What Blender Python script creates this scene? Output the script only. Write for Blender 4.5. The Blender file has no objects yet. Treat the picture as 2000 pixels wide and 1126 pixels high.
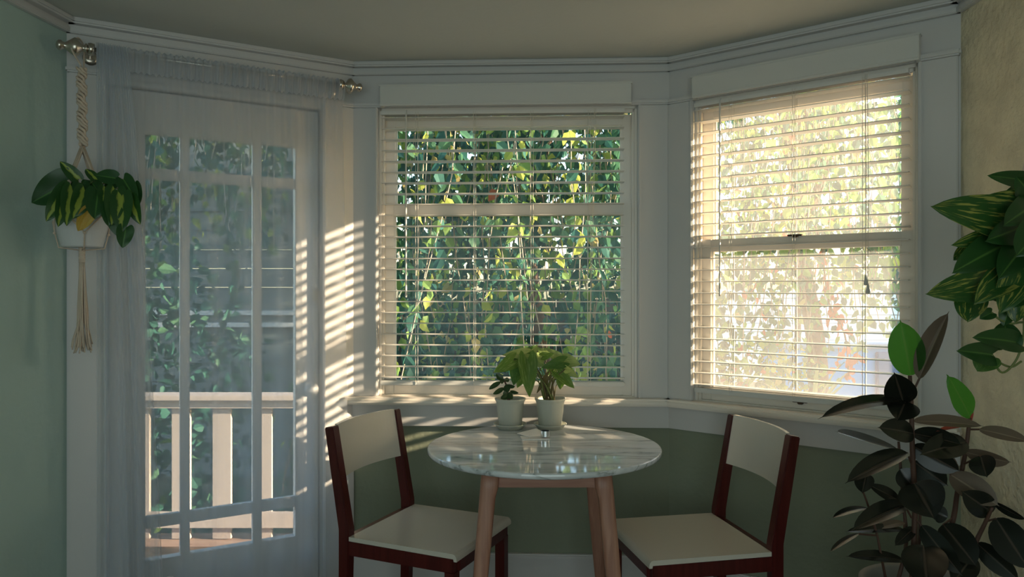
import bpy, bmesh, math, random
from mathutils import Vector, Matrix, Quaternion
random.seed(7)
PI = math.pi
C = bpy.context.scene.collection
sc = bpy.context.scene

# ------------------------------------------------------------------ camera, sky, sun, exposure
F = 1450.0; EYE = 1.285; CX, CY = 1000.0, 563.0
cam_d = bpy.data.cameras.new('camera'); cam = bpy.data.objects.new('camera', cam_d); C.objects.link(cam)
cam.location = (0, 0, EYE); cam.rotation_euler = (PI/2, 0, 0)
cam_d.sensor_width = 36; cam_d.lens = F*36/2000; cam_d.clip_start = 0.05; cam_d.clip_end = 200
sc.camera = cam

SUN = Vector((1.0, -0.20, 0.225)).normalized()          # direction towards the sun
w = bpy.data.worlds.new('World'); sc.world = w; w.use_nodes = True
wn = w.node_tree.nodes; wl = w.node_tree.links; wn.clear()
sky = wn.new('ShaderNodeTexSky'); sky.sky_type = 'NISHITA'; sky.sun_disc = False
sky.sun_elevation = math.radians(14); sky.sun_rotation = math.radians(96); sky.air_density = 1.0; sky.dust_density = 1.5
bg = wn.new('ShaderNodeBackground'); bg.inputs[1].default_value = 0.42
wo = wn.new('ShaderNodeOutputWorld'); wl.new(sky.outputs[0], bg.inputs[0]); wl.new(bg.outputs[0], wo.inputs[0])
sd = bpy.data.lights.new('sun', 'SUN'); sd.energy = 11.5; sd.color = (1.0, 0.76, 0.53); sd.angle = math.radians(0.6)
so = bpy.data.objects.new('sun', sd); C.objects.link(so); so.rotation_euler = SUN.to_track_quat('Z', 'Y').to_euler()
fd = bpy.data.lights.new('room_fill_light', 'AREA'); fd.shape = 'RECTANGLE'; fd.size = 3.0; fd.size_y = 1.9  # added fill lamp that brightens the bay; no window stands there
fd.energy = 15.0; fd.color = (0.84, 1.0, 1.0)
fo = bpy.data.objects.new('room_fill_light', fd); C.objects.link(fo); fo.location = (-0.15, -1.8, 1.12)
fo.rotation_euler = (PI/2, 0, 0)
sc.view_settings.view_transform = 'Standard'; sc.view_settings.look = 'None'
sc.view_settings.exposure = 0.9; sc.view_settings.gamma = 1.0; sc.view_settings.use_curve_mapping = False
sc.cycles.use_denoising = True
sc.cycles.max_bounces = 10; sc.cycles.transparent_max_bounces = 24; sc.cycles.diffuse_bounces = 5
sc.cycles.caustics_reflective = False; sc.cycles.caustics_refractive = False
sc.cycles.sample_clamp_indirect = 4.0

# ------------------------------------------------------------------ helpers
def P(px, py, Y): return Vector(((px-CX)*Y/F, Y, EYE-(py-CY)*Y/F))

def new_mat(name):
    m = bpy.data.materials.new(name); m.use_nodes = True
    return m, m.node_tree.nodes, m.node_tree.links, m.node_tree.nodes['Principled BSDF']

def mat(name, col, rough=0.5, bump=None, var=None, metal=0.0, spec=0.5, coat=0):
    m, n, l, b = new_mat(name)
    b.inputs['Base Color'].default_value = (*col, 1); b.inputs['Roughness'].default_value = rough
    b.inputs['Metallic'].default_value = metal; b.inputs['Specular IOR Level'].default_value = spec
    b.inputs['Coat Weight'].default_value = coat
    tc = n.new('ShaderNodeTexCoord')
    if var:                                    # (scale, other colour, factor)
        nz = n.new('ShaderNodeTexNoise'); nz.inputs['Scale'].default_value = var[0]; nz.inputs['Detail'].default_value = 5
        l.new(tc.outputs['Object'], nz.inputs['Vector'])
        r = n.new('ShaderNodeValToRGB'); r.color_ramp.elements[0].position = 0.35; r.color_ramp.elements[1].position = 0.7
        r.color_ramp.elements[0].color = (*col, 1)
        r.color_ramp.elements[1].color = (*[c*(1-var[2])+v*var[2] for c, v in zip(col, var[1])], 1)
        l.new(nz.outputs['Fac'], r.inputs[0]); l.new(r.outputs[0], b.inputs['Base Color'])
    if bump:                                   # (scale, strength, distance)
        nz = n.new('ShaderNodeTexNoise'); nz.inputs['Scale'].default_value = bump[0]; nz.inputs['Detail'].default_value = 6
        l.new(tc.outputs['Object'], nz.inputs['Vector'])
        bp = n.new('ShaderNodeBump'); bp.inputs['Strength'].default_value = bump[1]; bp.inputs['Distance'].default_value = bump[2]
        l.new(nz.outputs['Fac'], bp.inputs['Height']); l.new(bp.outputs[0], b.inputs['Normal'])
    return m

def wood(name, c1, c2, rough=0.4, axis='Z', scale=14):
    m, n, l, b = new_mat(name); tc = n.new('ShaderNodeTexCoord'); mp = n.new('ShaderNodeMapping')
    s = {'X': (0.06, 1, 1), 'Y': (1, 0.06, 1), 'Z': (1, 1, 0.06)}[axis]
    mp.inputs['Scale'].default_value = [k*scale for k in s]
    nz = n.new('ShaderNodeTexNoise'); nz.inputs['Scale'].default_value = 4; nz.inputs['Detail'].default_value = 6
    nz.inputs['Distortion'].default_value = 0.6
    r = n.new('ShaderNodeValToRGB'); r.color_ramp.elements[0].position = 0.36; r.color_ramp.elements[1].position = 0.66
    r.color_ramp.elements[0].color = (*c1, 1); r.color_ramp.elements[1].color = (*c2, 1)
    l.new(tc.outputs['Object'], mp.inputs[0]); l.new(mp.outputs[0], nz.inputs['Vector'])
    l.new(nz.outputs['Fac'], r.inputs[0]); l.new(r.outputs[0], b.inputs['Base Color']); b.inputs['Roughness'].default_value = rough
    return m

def leaf_mat(name, col, col2=None, trans=0.35, rough=0.4, pattern=None, tcol=None):
    """leaf with translucency; pattern 'stripe' (off-centre pale band), 'fleck' (variegation), 'vein' (pale midrib)"""
    m, n, l, b = new_mat(name); out = n['Material Output']
    b.inputs['Roughness'].default_value = rough; b.inputs['Base Color'].default_value = (*col, 1)
    tr = n.new('ShaderNodeBsdfTranslucent'); mx = n.new('ShaderNodeMixShader'); mx.inputs[0].default_value = trans
    tc = tcol or tuple(min(1, c*1.6) for c in col); tr.inputs[0].default_value = (*tc, 1)
    l.new(b.outputs[0], mx.inputs[1]); l.new(tr.outputs[0], mx.inputs[2]); l.new(mx.outputs[0], out.inputs[0])
    if pattern:
        uv = n.new('ShaderNodeTexCoord'); sp = n.new('ShaderNodeSeparateXYZ'); l.new(uv.outputs['UV'], sp.inputs[0])
        nz = n.new('ShaderNodeTexNoise'); nz.inputs['Detail'].default_value = 4
        mp = n.new('ShaderNodeMapping'); l.new(uv.outputs['UV'], mp.inputs[0]); l.new(mp.outputs[0], nz.inputs['Vector'])
        if pattern == 'fleck':
            mp.inputs['Scale'].default_value = (3, 14, 1); mp.inputs['Rotation'].default_value = (0, 0, 0.5); nz.inputs['Scale'].default_value = 1.3
            obj = n.new('ShaderNodeObjectInfo'); ad = n.new('ShaderNodeVectorMath'); ad.operation = 'ADD'
            l.new(obj.outputs['Random'], ad.inputs[1]); l.new(uv.outputs['UV'], ad.inputs[0]); l.new(ad.outputs[0], mp.inputs[0])
            src = nz.outputs['Fac']; lo, hi = 0.54, 0.62
        else:
            a = n.new('ShaderNodeMath'); a.operation = 'ADD'
            nz.inputs['Scale'].default_value = 4
            sc_ = n.new('ShaderNodeMath'); sc_.operation = 'MULTIPLY_ADD'; l.new(nz.outputs['Fac'], sc_.inputs[0])
            sc_.inputs[1].default_value = 0.35 if pattern == 'stripe' else 0.02
            sc_.inputs[2].default_value = (-0.62 if pattern == 'stripe' else -0.51)
            l.new(sp.outputs[1], a.inputs[0]); l.new(sc_.outputs[0], a.inputs[1])
            ab = n.new('ShaderNodeMath'); ab.operation = 'ABSOLUTE'; l.new(a.outputs[0], ab.inputs[0])
            ng = n.new('ShaderNodeMath'); ng.operation = 'MULTIPLY_ADD'; l.new(ab.outputs[0], ng.inputs[0])
            ng.inputs[1].default_value = -1; ng.inputs[2].default_value = 1; src = ng.outputs[0]
            lo, hi = (0.84, 0.90) if pattern == 'stripe' else (0.955, 0.985)
        r = n.new('ShaderNodeValToRGB'); r.color_ramp.elements[0].position = lo; r.color_ramp.elements[1].position = hi
        r.color_ramp.elements[0].color = (*col, 1); r.color_ramp.elements[1].color = (*col2, 1)
        l.new(src, r.inputs[0]); l.new(r.outputs[0], b.inputs['Base Color'])
        if pattern != 'vein': l.new(r.outputs[0], tr.inputs[0])
    return m

def prep(o, label=None, cat=None, group=None, kind=None):
    if label: o['label'] = label
    if cat: o['category'] = cat
    if group: o['group'] = group
    if kind: o['kind'] = kind
    return o

def thing(name, label, cat, loc=(0, 0, 0), rz=0, group=None):
    o = bpy.data.objects.new(name, None); o.empty_display_size = 0.05
    C.objects.link(o); o.location = loc; o.rotation_euler = (0, 0, rz)
    return prep(o, label, cat, group)

def root_of(o):
    while o.parent: o = o.parent
    return o

def obj(name, bm, m, parent=None, local=False, smooth=False, recalc=True, origin=None):
    """bm in world coordinates (or the thing's own when local) -> ONE mesh object"""
    if recalc: bmesh.ops.recalc_face_normals(bm, faces=bm.faces[:])
    me = bpy.data.meshes.new(name)
    o = bpy.data.objects.new(name, me); C.objects.link(o)
    if parent:
        o.parent = parent
        if not local:
            bmesh.ops.translate(bm, vec=-root_of(parent).location, verts=bm.verts[:])
    elif origin is not None:
        bmesh.ops.translate(bm, vec=-Vector(origin), verts=bm.verts[:]); o.location = origin
    bm.to_mesh(me); bm.free()
    for k in (m if isinstance(m, (list, tuple)) else [m]): me.materials.append(k)
    if smooth:
        for p in me.polygons: p.use_smooth = True
    return o

def struct(name, bm, m, parent=None, **k):
    o = obj(name, bm, m, parent, **k)
    if not parent: o['kind'] = 'structure'
    return o

def add_hex(bm, vs, bevel=0):
    v = [bm.verts.new(p) for p in vs]
    fs = [bm.faces.new([v[i] for i in q]) for q in ((0,3,2,1), (4,5,6,7), (0,1,5,4), (1,2,6,5), (2,3,7,6), (3,0,4,7))]
    if bevel:
        es = list({e for f in fs for e in f.edges})
        bmesh.ops.bevel(bm, geom=es, offset=bevel, segments=2, affect='EDGES', clamp_overlap=True)

def add_box(bm, x0, x1, y0, y1, z0, z1, bevel=0):
    add_hex(bm, [(x0,y0,z0), (x1,y0,z0), (x1,y1,z0), (x0,y1,z0), (x0,y0,z1), (x1,y0,z1), (x1,y1,z1), (x0,y1,z1)], bevel)

def box(*a, **k):
    bm = bmesh.new(); add_box(bm, *a, **k); return bm

def add_tube(bm, pts, r, seg=6, cap=True):
    pts = [Vector(p) for p in pts]; rs = r if isinstance(r, (list, tuple)) else [r]*len(pts)
    rings = []; up = None
    for i, p in enumerate(pts):
        d = (pts[min(i+1, len(pts)-1)]-pts[max(i-1, 0)]).normalized()
        if up is None: up = Vector((0, 0, 1)) if abs(d.z) < 0.9 else Vector((1, 0, 0))
        a = d.cross(up); a = a.normalized() if a.length > 1e-6 else Vector((1, 0, 0)); b = a.cross(d).normalized(); up = b
        rings.append([bm.verts.new(p+(a*math.cos(2*PI*k/seg)+b*math.sin(2*PI*k/seg))*rs[i]) for k in range(seg)])
    for A, B in zip(rings, rings[1:]):
        for k in range(seg): bm.faces.new((A[k], A[(k+1) % seg], B[(k+1) % seg], B[k]))
    if cap: bm.faces.new(rings[0][::-1]); bm.faces.new(rings[-1])
    return bm

def tube(pts, r, seg=6, cap=True): return add_tube(bmesh.new(), pts, r, seg, cap)

def add_lathe(bm, prof, c=(0, 0, 0), axis=(0, 0, 1), seg=32):
    """profile of (radius, height along axis)"""
    c = Vector(c); q = Vector((0, 0, 1)).rotation_difference(Vector(axis).normalized()); rings = []
    for r, h in prof:
        if r < 1e-6: rings.append([bm.verts.new(c+q@Vector((0, 0, h)))])
        else: rings.append([bm.verts.new(c+q@Vector((r*math.cos(2*PI*k/seg), r*math.sin(2*PI*k/seg), h))) for k in range(seg)])
    for A, B in zip(rings, rings[1:]):
        if len(A) == 1 and len(B) == 1: continue
        for k in range(seg):
            k2 = (k+1) % seg
            if len(A) == 1: bm.faces.new((A[0], B[k2], B[k]))
            elif len(B) == 1: bm.faces.new((A[k], A[k2], B[0]))
            else: bm.faces.new((A[k], A[k2], B[k2], B[k]))
    return bm

def bez(pts, n=10):
    """Catmull-Rom through points"""
    pts = [Vector(p) for p in pts]; out = []
    q = [pts[0]*2-pts[1]]+pts+[pts[-1]*2-pts[-2]]
    for i in range(1, len(q)-2):
        for k in range(n):
            t = k/n; a, b, c, d = q[i-1], q[i], q[i+1], q[i+2]
            out.append(0.5*((2*b)+(c-a)*t+(2*a-5*b+4*c-d)*t*t+(3*b-a-3*c+d)*t**3))
    out.append(pts[-1]); return out

class Wall:
    def __init__(s, A, B):
        s.A = Vector(A); s.B = Vector(B); s.L = (s.B-s.A).length; s.t = (s.B-s.A)/s.L
        s.n = Vector((s.t.y, -s.t.x))                   # inward
    def p(s, u, z, n=0.0):
        q = s.A+s.t*u+s.n*n; return Vector((q.x, q.y, z))
    def u(s, px, n=0.0):
        k = (px-CX)/F; o = s.A+s.n*n                     # o + t u = Y (k,1)
        return (k*o.y-o.x)/(s.t.x-k*s.t.y)
    def z(s, py, u, n=0.0): return EYE-(py-CY)*s.p(u, 0, n).y/F
    def add(s, bm, u0, u1, z0, z1, n0, n1, bevel=0):
        add_hex(bm, [s.p(u0,z0,n0), s.p(u1,z0,n0), s.p(u1,z0,n1), s.p(u0,z0,n1), s.p(u0,z1,n0), s.p(u1,z1,n0), s.p(u1,z1,n1), s.p(u0,z1,n1)], bevel)
        return bm
    def box(s, *a, **k): return s.add(bmesh.new(), *a, **k)

# ------------------------------------------------------------------ materials
M = {}
M['paint'] = mat('white_paint', (0.63, 0.62, 0.61), 0.42, bump=(9, 0.25, 0.004))
M['paint_gloss'] = mat('cream_gloss_paint', (0.82, 0.76, 0.68), 0.3, bump=(14, 0.15, 0.003))
M['ceiling'] = mat('ceiling_paint', (0.56, 0.58, 0.54), 0.8, bump=(28, 0.3, 0.004))
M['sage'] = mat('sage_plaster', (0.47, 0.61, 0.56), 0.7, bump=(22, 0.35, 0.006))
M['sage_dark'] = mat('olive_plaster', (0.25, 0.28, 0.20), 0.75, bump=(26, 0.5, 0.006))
M['cream'] = mat('cream_plaster', (0.80, 0.72, 0.52), 0.8, bump=(46, 1.0, 0.010), var=(13, (0.50, 0.44, 0.32), 0.45))
M['floor'] = wood('floor_wood', (0.10, 0.05, 0.025), (0.18, 0.10, 0.05), 0.35, 'X', 8)
M['slat'] = mat('blind_slat', (0.80, 0.77, 0.72), 0.35)
M['rail'] = mat('blind_rail', (0.66, 0.66, 0.63), 0.35)
M['cord'] = mat('cord', (0.72, 0.68, 0.60), 0.8)
M['nickel'] = mat('brushed_nickel', (0.62, 0.56, 0.48), 0.25, metal=1.0)
M['brass'] = mat('dark_brass', (0.10, 0.06, 0.04), 0.4, metal=0.6)
M['maroon'] = wood('maroon_stained_wood', (0.060, 0.007, 0.006), (0.090, 0.012, 0.010), 0.3)
M['laminate'] = mat('cream_laminate', (0.66, 0.62, 0.54), 0.22)
M['oak'] = wood('light_oak', (0.36, 0.17, 0.115), (0.48, 0.25, 0.17), 0.42, 'Z', 16)
M['oakx'] = wood('light_oak_apron', (0.36, 0.17, 0.115), (0.46, 0.24, 0.165), 0.42, 'X', 16)
M['pot'] = mat('grey_green_pot', (0.52, 0.53, 0.46), 0.5)
M['white_pot'] = mat('white_ceramic', (0.66, 0.66, 0.66), 0.45)
M['soil'] = mat('soil', (0.045, 0.028, 0.018), 0.95, bump=(60, 1, 0.01))
M['macrame'] = mat('cotton_cord', (0.66, 0.54, 0.43), 0.9, bump=(200, 0.6, 0.002))
M['stem'] = mat('green_stem', (0.16, 0.20, 0.06), 0.5)
M['stem_brown'] = mat('brown_stem', (0.09, 0.045, 0.03), 0.6)
M['paper'] = mat('paper', (0.93, 0.90, 0.86), 0.7)
M['tin'] = mat('shiny_tin', (0.75, 0.77, 0.80), 0.15, metal=1.0)
M['deck'] = wood('deck_boards', (0.33, 0.22, 0.17), (0.46, 0.33, 0.26), 0.7, 'X', 8)
M['railing'] = mat('railing_paint', (0.46, 0.41, 0.38), 0.6)
M['ground'] = mat('garden_ground', (0.06, 0.08, 0.045), 0.95, var=(2, (0.12, 0.11, 0.07), 0.7), bump=(8, 1, 0.05))
M['siding'] = mat('grey_siding', (0.13, 0.17, 0.17), 0.7)
M['pale_trim'] = mat('pale_trim', (0.6, 0.62, 0.62), 0.6)
M['blue_shade'] = mat('blue_shade_wall', (0.05, 0.38, 0.80), 0.75, var=(3, (0.09, 0.44, 0.82), 0.5))  # blue shade of the street put into the colour
M['deep_blue_shade'] = mat('deep_blue_shade_panel', (0.02, 0.15, 0.34), 0.6)  # deeper blue of the street shade, put into the colour
M['pale_blue'] = mat('pale_blue_siding', (0.26, 0.42, 0.58), 0.7)
M['bark'] = mat('bark', (0.16, 0.10, 0.07), 0.9, bump=(20, 0.8, 0.02))
M['twig'] = mat('pale_twigs', (0.32, 0.26, 0.20), 0.8)
M['outer'] = mat('shade_wall_stucco', (0.55, 0.50, 0.42), 0.85)

def marble():
    m, n, l, b = new_mat('white_marble'); tc = n.new('ShaderNodeTexCoord')
    mp = n.new('ShaderNodeMapping'); mp.inputs['Scale'].default_value = (1.0, 7.0, 5.0); mp.inputs['Rotation'].default_value = (0, 0, 0.12)
    nz = n.new('ShaderNodeTexNoise'); nz.inputs['Scale'].default_value = 1.6; nz.inputs['Detail'].default_value = 8; nz.inputs['Distortion'].default_value = 0.5
    l.new(tc.outputs['Object'], mp.inputs[0]); l.new(mp.outputs[0], nz.inputs['Vector'])
    s = n.new('ShaderNodeMath'); s.operation = 'SUBTRACT'; s.inputs[1].default_value = 0.5; l.new(nz.outputs['Fac'], s.inputs[0])
    a = n.new('ShaderNodeMath'); a.operation = 'ABSOLUTE'; l.new(s.outputs[0], a.inputs[0])
    r = n.new('ShaderNodeValToRGB'); e = r.color_ramp.elements
    e[0].position = 0.0; e[0].color = (0.32, 0.35, 0.35, 1); e[1].position = 0.035; e[1].color = (0.78, 0.81, 0.83, 1)
    x = r.color_ramp.elements.new(0.010); x.color = (0.58, 0.61, 0.62, 1)
    l.new(a.outputs[0], r.inputs[0])
    n2 = n.new('ShaderNodeTexNoise'); n2.inputs['Scale'].default_value = 5; n2.inputs['Detail'].default_value = 4; l.new(mp.outputs[0], n2.inputs['Vector'])
    r2 = n.new('ShaderNodeValToRGB'); r2.color_ramp.elements[0].position = 0.35; r2.color_ramp.elements[0].color = (0.80, 0.83, 0.84, 1)
    r2.color_ramp.elements[1].position = 0.6; r2.color_ramp.elements[1].color = (1, 1, 1, 1); l.new(n2.outputs['Fac'], r2.inputs[0])
    mx = n.new('ShaderNodeMix'); mx.data_type = 'RGBA'; mx.blend_type = 'MULTIPLY'; mx.inputs[0].default_value = 1
    l.new(r.outputs[0], mx.inputs[6]); l.new(r2.outputs[0], mx.inputs[7]); l.new(mx.outputs[2], b.inputs['Base Color'])
    b.inputs['Roughness'].default_value = 0.05; b.inputs['Specular IOR Level'].default_value = 1.0
    return m
M['marble'] = marble()

def glass(name, dirt=0.22):
    m, n, l, b = new_mat(name); n.remove(b); out = n['Material Output']
    tr = n.new('ShaderNodeBsdfTransparent'); tr.inputs[0].default_value = (0.96, 0.98, 0.97, 1)
    tl = n.new('ShaderNodeBsdfTranslucent'); tl.inputs[0].default_value = (0.85, 0.85, 0.85, 1)
    gl = n.new('ShaderNodeBsdfGlossy'); gl.inputs['Roughness'].default_value = 0.02
    tc = n.new('ShaderNodeTexCoord'); nz = n.new('ShaderNodeTexNoise'); nz.inputs['Scale'].default_value = 6; nz.inputs['Detail'].default_value = 6
    l.new(tc.outputs['Object'], nz.inputs['Vector'])
    ml = n.new('ShaderNodeMath'); ml.operation = 'MULTIPLY_ADD'; l.new(nz.outputs['Fac'], ml.inputs[0])
    ml.inputs[1].default_value = dirt; ml.inputs[2].default_value = dirt*0.5
    m1 = n.new('ShaderNodeMixShader'); l.new(ml.outputs[0], m1.inputs[0]); l.new(tr.outputs[0], m1.inputs[1]); l.new(tl.outputs[0], m1.inputs[2])
    m2 = n.new('ShaderNodeMixShader'); m2.inputs[0].default_value = 0.015
    l.new(m1.outputs[0], m2.inputs[1]); l.new(gl.outputs[0], m2.inputs[2]); l.new(m2.outputs[0], out.inputs[0])
    return m
M['glass'] = glass('dusty_window_glass', 0.085)
M['clear'] = glass('window_glass', 0.008)

def sheer(name, T0, col):
    """woven voile: see-through straight on, denser where the cloth turns edge-on"""
    m, n, l, b = new_mat(name); n.remove(b); out = n['Material Output']
    g = n.new('ShaderNodeNewGeometry'); d = n.new('ShaderNodeVectorMath'); d.operation = 'DOT_PRODUCT'
    l.new(g.outputs['Incoming'], d.inputs[0]); l.new(g.outputs['Normal'], d.inputs[1])
    a = n.new('ShaderNodeMath'); a.operation = 'ABSOLUTE'; l.new(d.outputs['Value'], a.inputs[0])
    mx = n.new('ShaderNodeMath'); mx.operation = 'MAXIMUM'; mx.inputs[1].default_value = 0.12; l.new(a.outputs[0], mx.inputs[0])
    dv = n.new('ShaderNodeMath'); dv.operation = 'DIVIDE'; dv.inputs[0].default_value = 1; l.new(mx.outputs[0], dv.inputs[1])
    pw = n.new('ShaderNodeMath'); pw.operation = 'POWER'; pw.inputs[0].default_value = T0; l.new(dv.outputs[0], pw.inputs[1])
    df = n.new('ShaderNodeBsdfDiffuse'); df.inputs[0].default_value = (*col, 1)
    tl = n.new('ShaderNodeBsdfTranslucent'); tl.inputs[0].default_value = (*col, 1)
    ms = n.new('ShaderNodeMixShader'); ms.inputs[0].default_value = 0.5; l.new(df.outputs[0], ms.inputs[1]); l.new(tl.outputs[0], ms.inputs[2])
    tr = n.new('ShaderNodeBsdfTransparent'); m2 = n.new('ShaderNodeMixShader')
    l.new(pw.outputs[0], m2.inputs[0]); l.new(ms.outputs[0], m2.inputs[1]); l.new(tr.outputs[0], m2.inputs[2]); l.new(m2.outputs[0], out.inputs[0])
    return m
M['sheer'] = sheer('sheer_voile', 0.66, (0.66, 0.71, 0.78))
M['sheer2'] = sheer('sheer_voile_hem', 0.50, (0.72, 0.75, 0.80))

# ------------------------------------------------------------------ room shell
pL, pLC, pCR, pR = (-1.586, 2.644), (-0.680, 3.180), (0.6606, 3.120), (1.485, 2.456)
WL, WC, WR = Wall(pL, pLC), Wall(pLC, pCR), Wall(pCR, pR)
YB = -1.9
SL = Wall((pL[0]-0.075*(pL[1]-YB), YB), pL)          # left side wall, runs from the rear to the bay
SR = Wall(pR, (pR[0]-0.02*(pR[1]-YB), YB))
ZC, ZSILL, ZHEAD, ZCR = 2.245, 0.827, 2.055, 2.193
T = 0.082
def mitre(W, z0, z1, n0, n1, e0, e1, bevel=0):        # moulding with overlap at the corners
    return W.box(-e0, W.L+e1, z0, z1, n0, n1, bevel=bevel)

bm = bmesh.new()
add_box(bm, -3.2, 2.2, YB-0.2, 3.7, -0.12, 0.0)
struct('floor', bm, M['floor'])
bm = bmesh.new(); add_box(bm, -3.2, 2.2, YB-0.2, 3.36, ZC, ZC+0.2); struct('ceiling', bm, M['ceiling'])
struct('wall_left', SL.box(-0.1, SL.L+0.05, 0, ZC, -T, 0), M['sage'])
struct('wall_right', SR.box(-0.05, SR.L+0.1, 0, ZC, -T, 0), M['cream'])
struct('wall_rear', box(-2.2, 1.7, YB-0.15, YB, 0, ZC), M['sage'])

uC0, uC1 = WC.u(741), WC.u(1244)
uR0, uR1 = WR.u(1358), WR.u(1794)
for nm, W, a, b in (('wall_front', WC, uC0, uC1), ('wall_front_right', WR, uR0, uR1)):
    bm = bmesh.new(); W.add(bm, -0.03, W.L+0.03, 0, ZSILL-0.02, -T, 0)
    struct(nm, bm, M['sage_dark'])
    bm = bmesh.new()                                      # boarding beside and above the opening
    W.add(bm, -0.03, a, ZSILL-0.02, ZC, -T, 0.0); W.add(bm, b, W.L+0.03, ZSILL-0.02, ZC, -T, 0.0); W.add(bm, a, b, ZHEAD, ZC, -T, 0.0)
    struct('trim_'+{'wall_front': '1', 'wall_front_right': '2'}[nm], bm, M['paint'])
# flat casing boards standing proud, with the seam that shows at the corner
bm = bmesh.new()
for W, a, b in ((WC, uC0, uC1), (WR, uR0, uR1)):
    W.add(bm, 0.0, a-0.002, ZSILL, ZHEAD, 0, 0.018, 0.003); W.add(bm, b+0.002, W.L-0.006, ZSILL, ZHEAD, 0, 0.018, 0.003)
    for q0, q1 in ((a-0.016, a-0.002), (b+0.002, b+0.016)): W.add(bm, q0, q1, ZSILL, ZHEAD, 0.017, 0.026, 0.004)
struct('trim_3', bm, M['paint'])
# head moulding, crown, sill, apron, baseboard on the three bay walls
k = 0
for W, sd_ in ((WL, 'left'), (WC, 'front'), (WR, 'right')):
    k += 1
    o = struct('trim_%d' % (3+k), mitre(W, ZHEAD-0.002, ZHEAD+0.02, 0, 0.030, 0.004, 0.004, 0.006), M['paint'])
    bm = mitre(W, ZCR, ZCR+0.020, 0, 0.022, 0.004, 0.004, 0.003)
    W.add(bm, 0, W.L, ZCR+0.016, ZC, 0, 0.012)
    W.add(bm, -0.0, W.L, ZC-0.022, ZC, 0, 0.045, 0.006)
    struct('trim_%d' % (6+k), bm, M['paint'])
for W, i in ((WC, 10), (WR, 11)):
    bm = bmesh.new()
    W.add(bm, -0.03 if W is WC else -0.005, W.L+0.005, ZSILL-0.030, ZSILL, -0.02, 0.065, 0.009)
    struct('trim_%d' % i, bm, M['paint_gloss'])
    struct('trim_%d' % (i+2), W.box(-0.02 if W is WC else -0.005, W.L, ZSILL-0.125, ZSILL-0.030, 0, 0.020, bevel=0.002), M['paint'])
    bm = W.box(-0.0, W.L, 0, 0.150, 0, 0.018); W.add(bm, -0.0, W.L, 0.146, 0.168, 0, 0.026, 0.005)
    struct('baseboard_'+('front' if W is WC else 'right'), bm, M['paint'])
for W, nm in ((SL, 'left'), (SR, 'side')):
    bm = W.box(0, W.L, ZCR, ZCR+0.02, 0, 0.022, bevel=0.003); W.add(bm, 0, W.L, ZCR+0.016, ZC, 0, 0.012); W.add(bm, 0, W.L, ZC-0.022, ZC, 0, 0.045, 0.006)
    struct('trim_'+('14' if nm == 'left' else '15'), bm, M['paint'])
    struct('baseboard_'+('side_left' if nm == 'left' else 'side_right'), W.box(0.05, W.L-0.05, 0, 0.15, 0, 0.018, bevel=0.003), M['paint'])

# ------------------------------------------------------------------ left bay wall with the glazed door
uD0, uD1 = WL.u(211), WL.u(628)
DZ = 2.03
bm = bmesh.new()
WL.add(bm, -0.03, uD0, 0, ZC, -T, 0); WL.add(bm, uD1, WL.L+0.03, 0, ZC, -T, 0); WL.add(bm, uD0, uD1, DZ+0.005, ZC, -T, 0)
struct('wall_front_left', bm, M['paint'])
bm = bmesh.new()
WL.add(bm, WL.u(134), uD0-0.004, 0, ZHEAD, 0, 0.018, 0.003); WL.add(bm, uD1+0.004, WL.L-0.002, 0, ZHEAD, 0, 0.018, 0.003)
struct('trim_16', bm, M['paint'])
door = bpy.data.objects.new('door_1', None); C.objects.link(door); door['kind'] = 'structure'; door.location = WL.p(uD0, 0, -0.03)
dn0, dn1 = -0.075, -0.035
def dU(px): return WL.u(px, dn1)
gu = [dU(284), dU(352), dU(371), dU(494), dU(512), dU(577)]
zt0, zt1 = 1.873, 1.742                                     # upper row of lights
zm0, zm1 = 1.700, 0.42; zb0, zb1 = 0.375, 0.255
bm = bmesh.new()
WL.add(bm, uD0+0.003, gu[0], 0.01, DZ, dn0, dn1, 0.002); WL.add(bm, gu[5], uD1-0.003, 0.01, DZ, dn0, dn1, 0.002)
WL.add(bm, gu[0], gu[5], zt0, DZ, dn0, dn1); WL.add(bm, gu[0], gu[5], 0.01, zb1, dn0, dn1)
obj('door_leaf', bm, M['paint'], door)
for a, b in ((1, 2), (3, 4)):
    obj('muntin', WL.box(gu[a], gu[b], zb1, zt0, dn0+0.008, dn1-0.003, bevel=0.003), M['paint'], door)
for a, b in ((zt1, zm0), (zm1, zb0)):
    for c in (0, 2, 4):
        obj('muntin', WL.box(gu[c], gu[c+1], b, a, dn0+0.008, dn1-0.004, bevel=0.003), M['paint'], door)
for z1_, z0_ in ((zt0, zt1), (zm0, zm1), (zb0, zb1)):
    for c in (0, 2, 4):
        obj('pane', WL.box(gu[c], gu[c+1], z0_, z1_, -0.057, -0.053), M['clear'], door)
ku = dU(602); kz = WL.z(760, ku, 0)
kn = bmesh.new(); ax = (WL.n.x, WL.n.y, 0)
add_lathe(kn, [(0.0, 0), (0.032, 0), (0.032, 0.006), (0.012, 0.010), (0.012, 0.030), (0.026, 0.040), (0.030, 0.052), (0.024, 0.064), (0, 0.068)], WL.p(ku, kz, dn1), ax, 24)
obj('door_knob', kn, M['white_pot'], door, smooth=True)
kn = add_lathe(bmesh.new(), [(0, 0), (0.026, 0), (0.024, 0.010), (0, 0.012)], WL.p(dU(618), WL.z(578, ku, 0), dn1), ax, 24)
obj('deadbolt', kn, M['nickel'], door)

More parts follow.
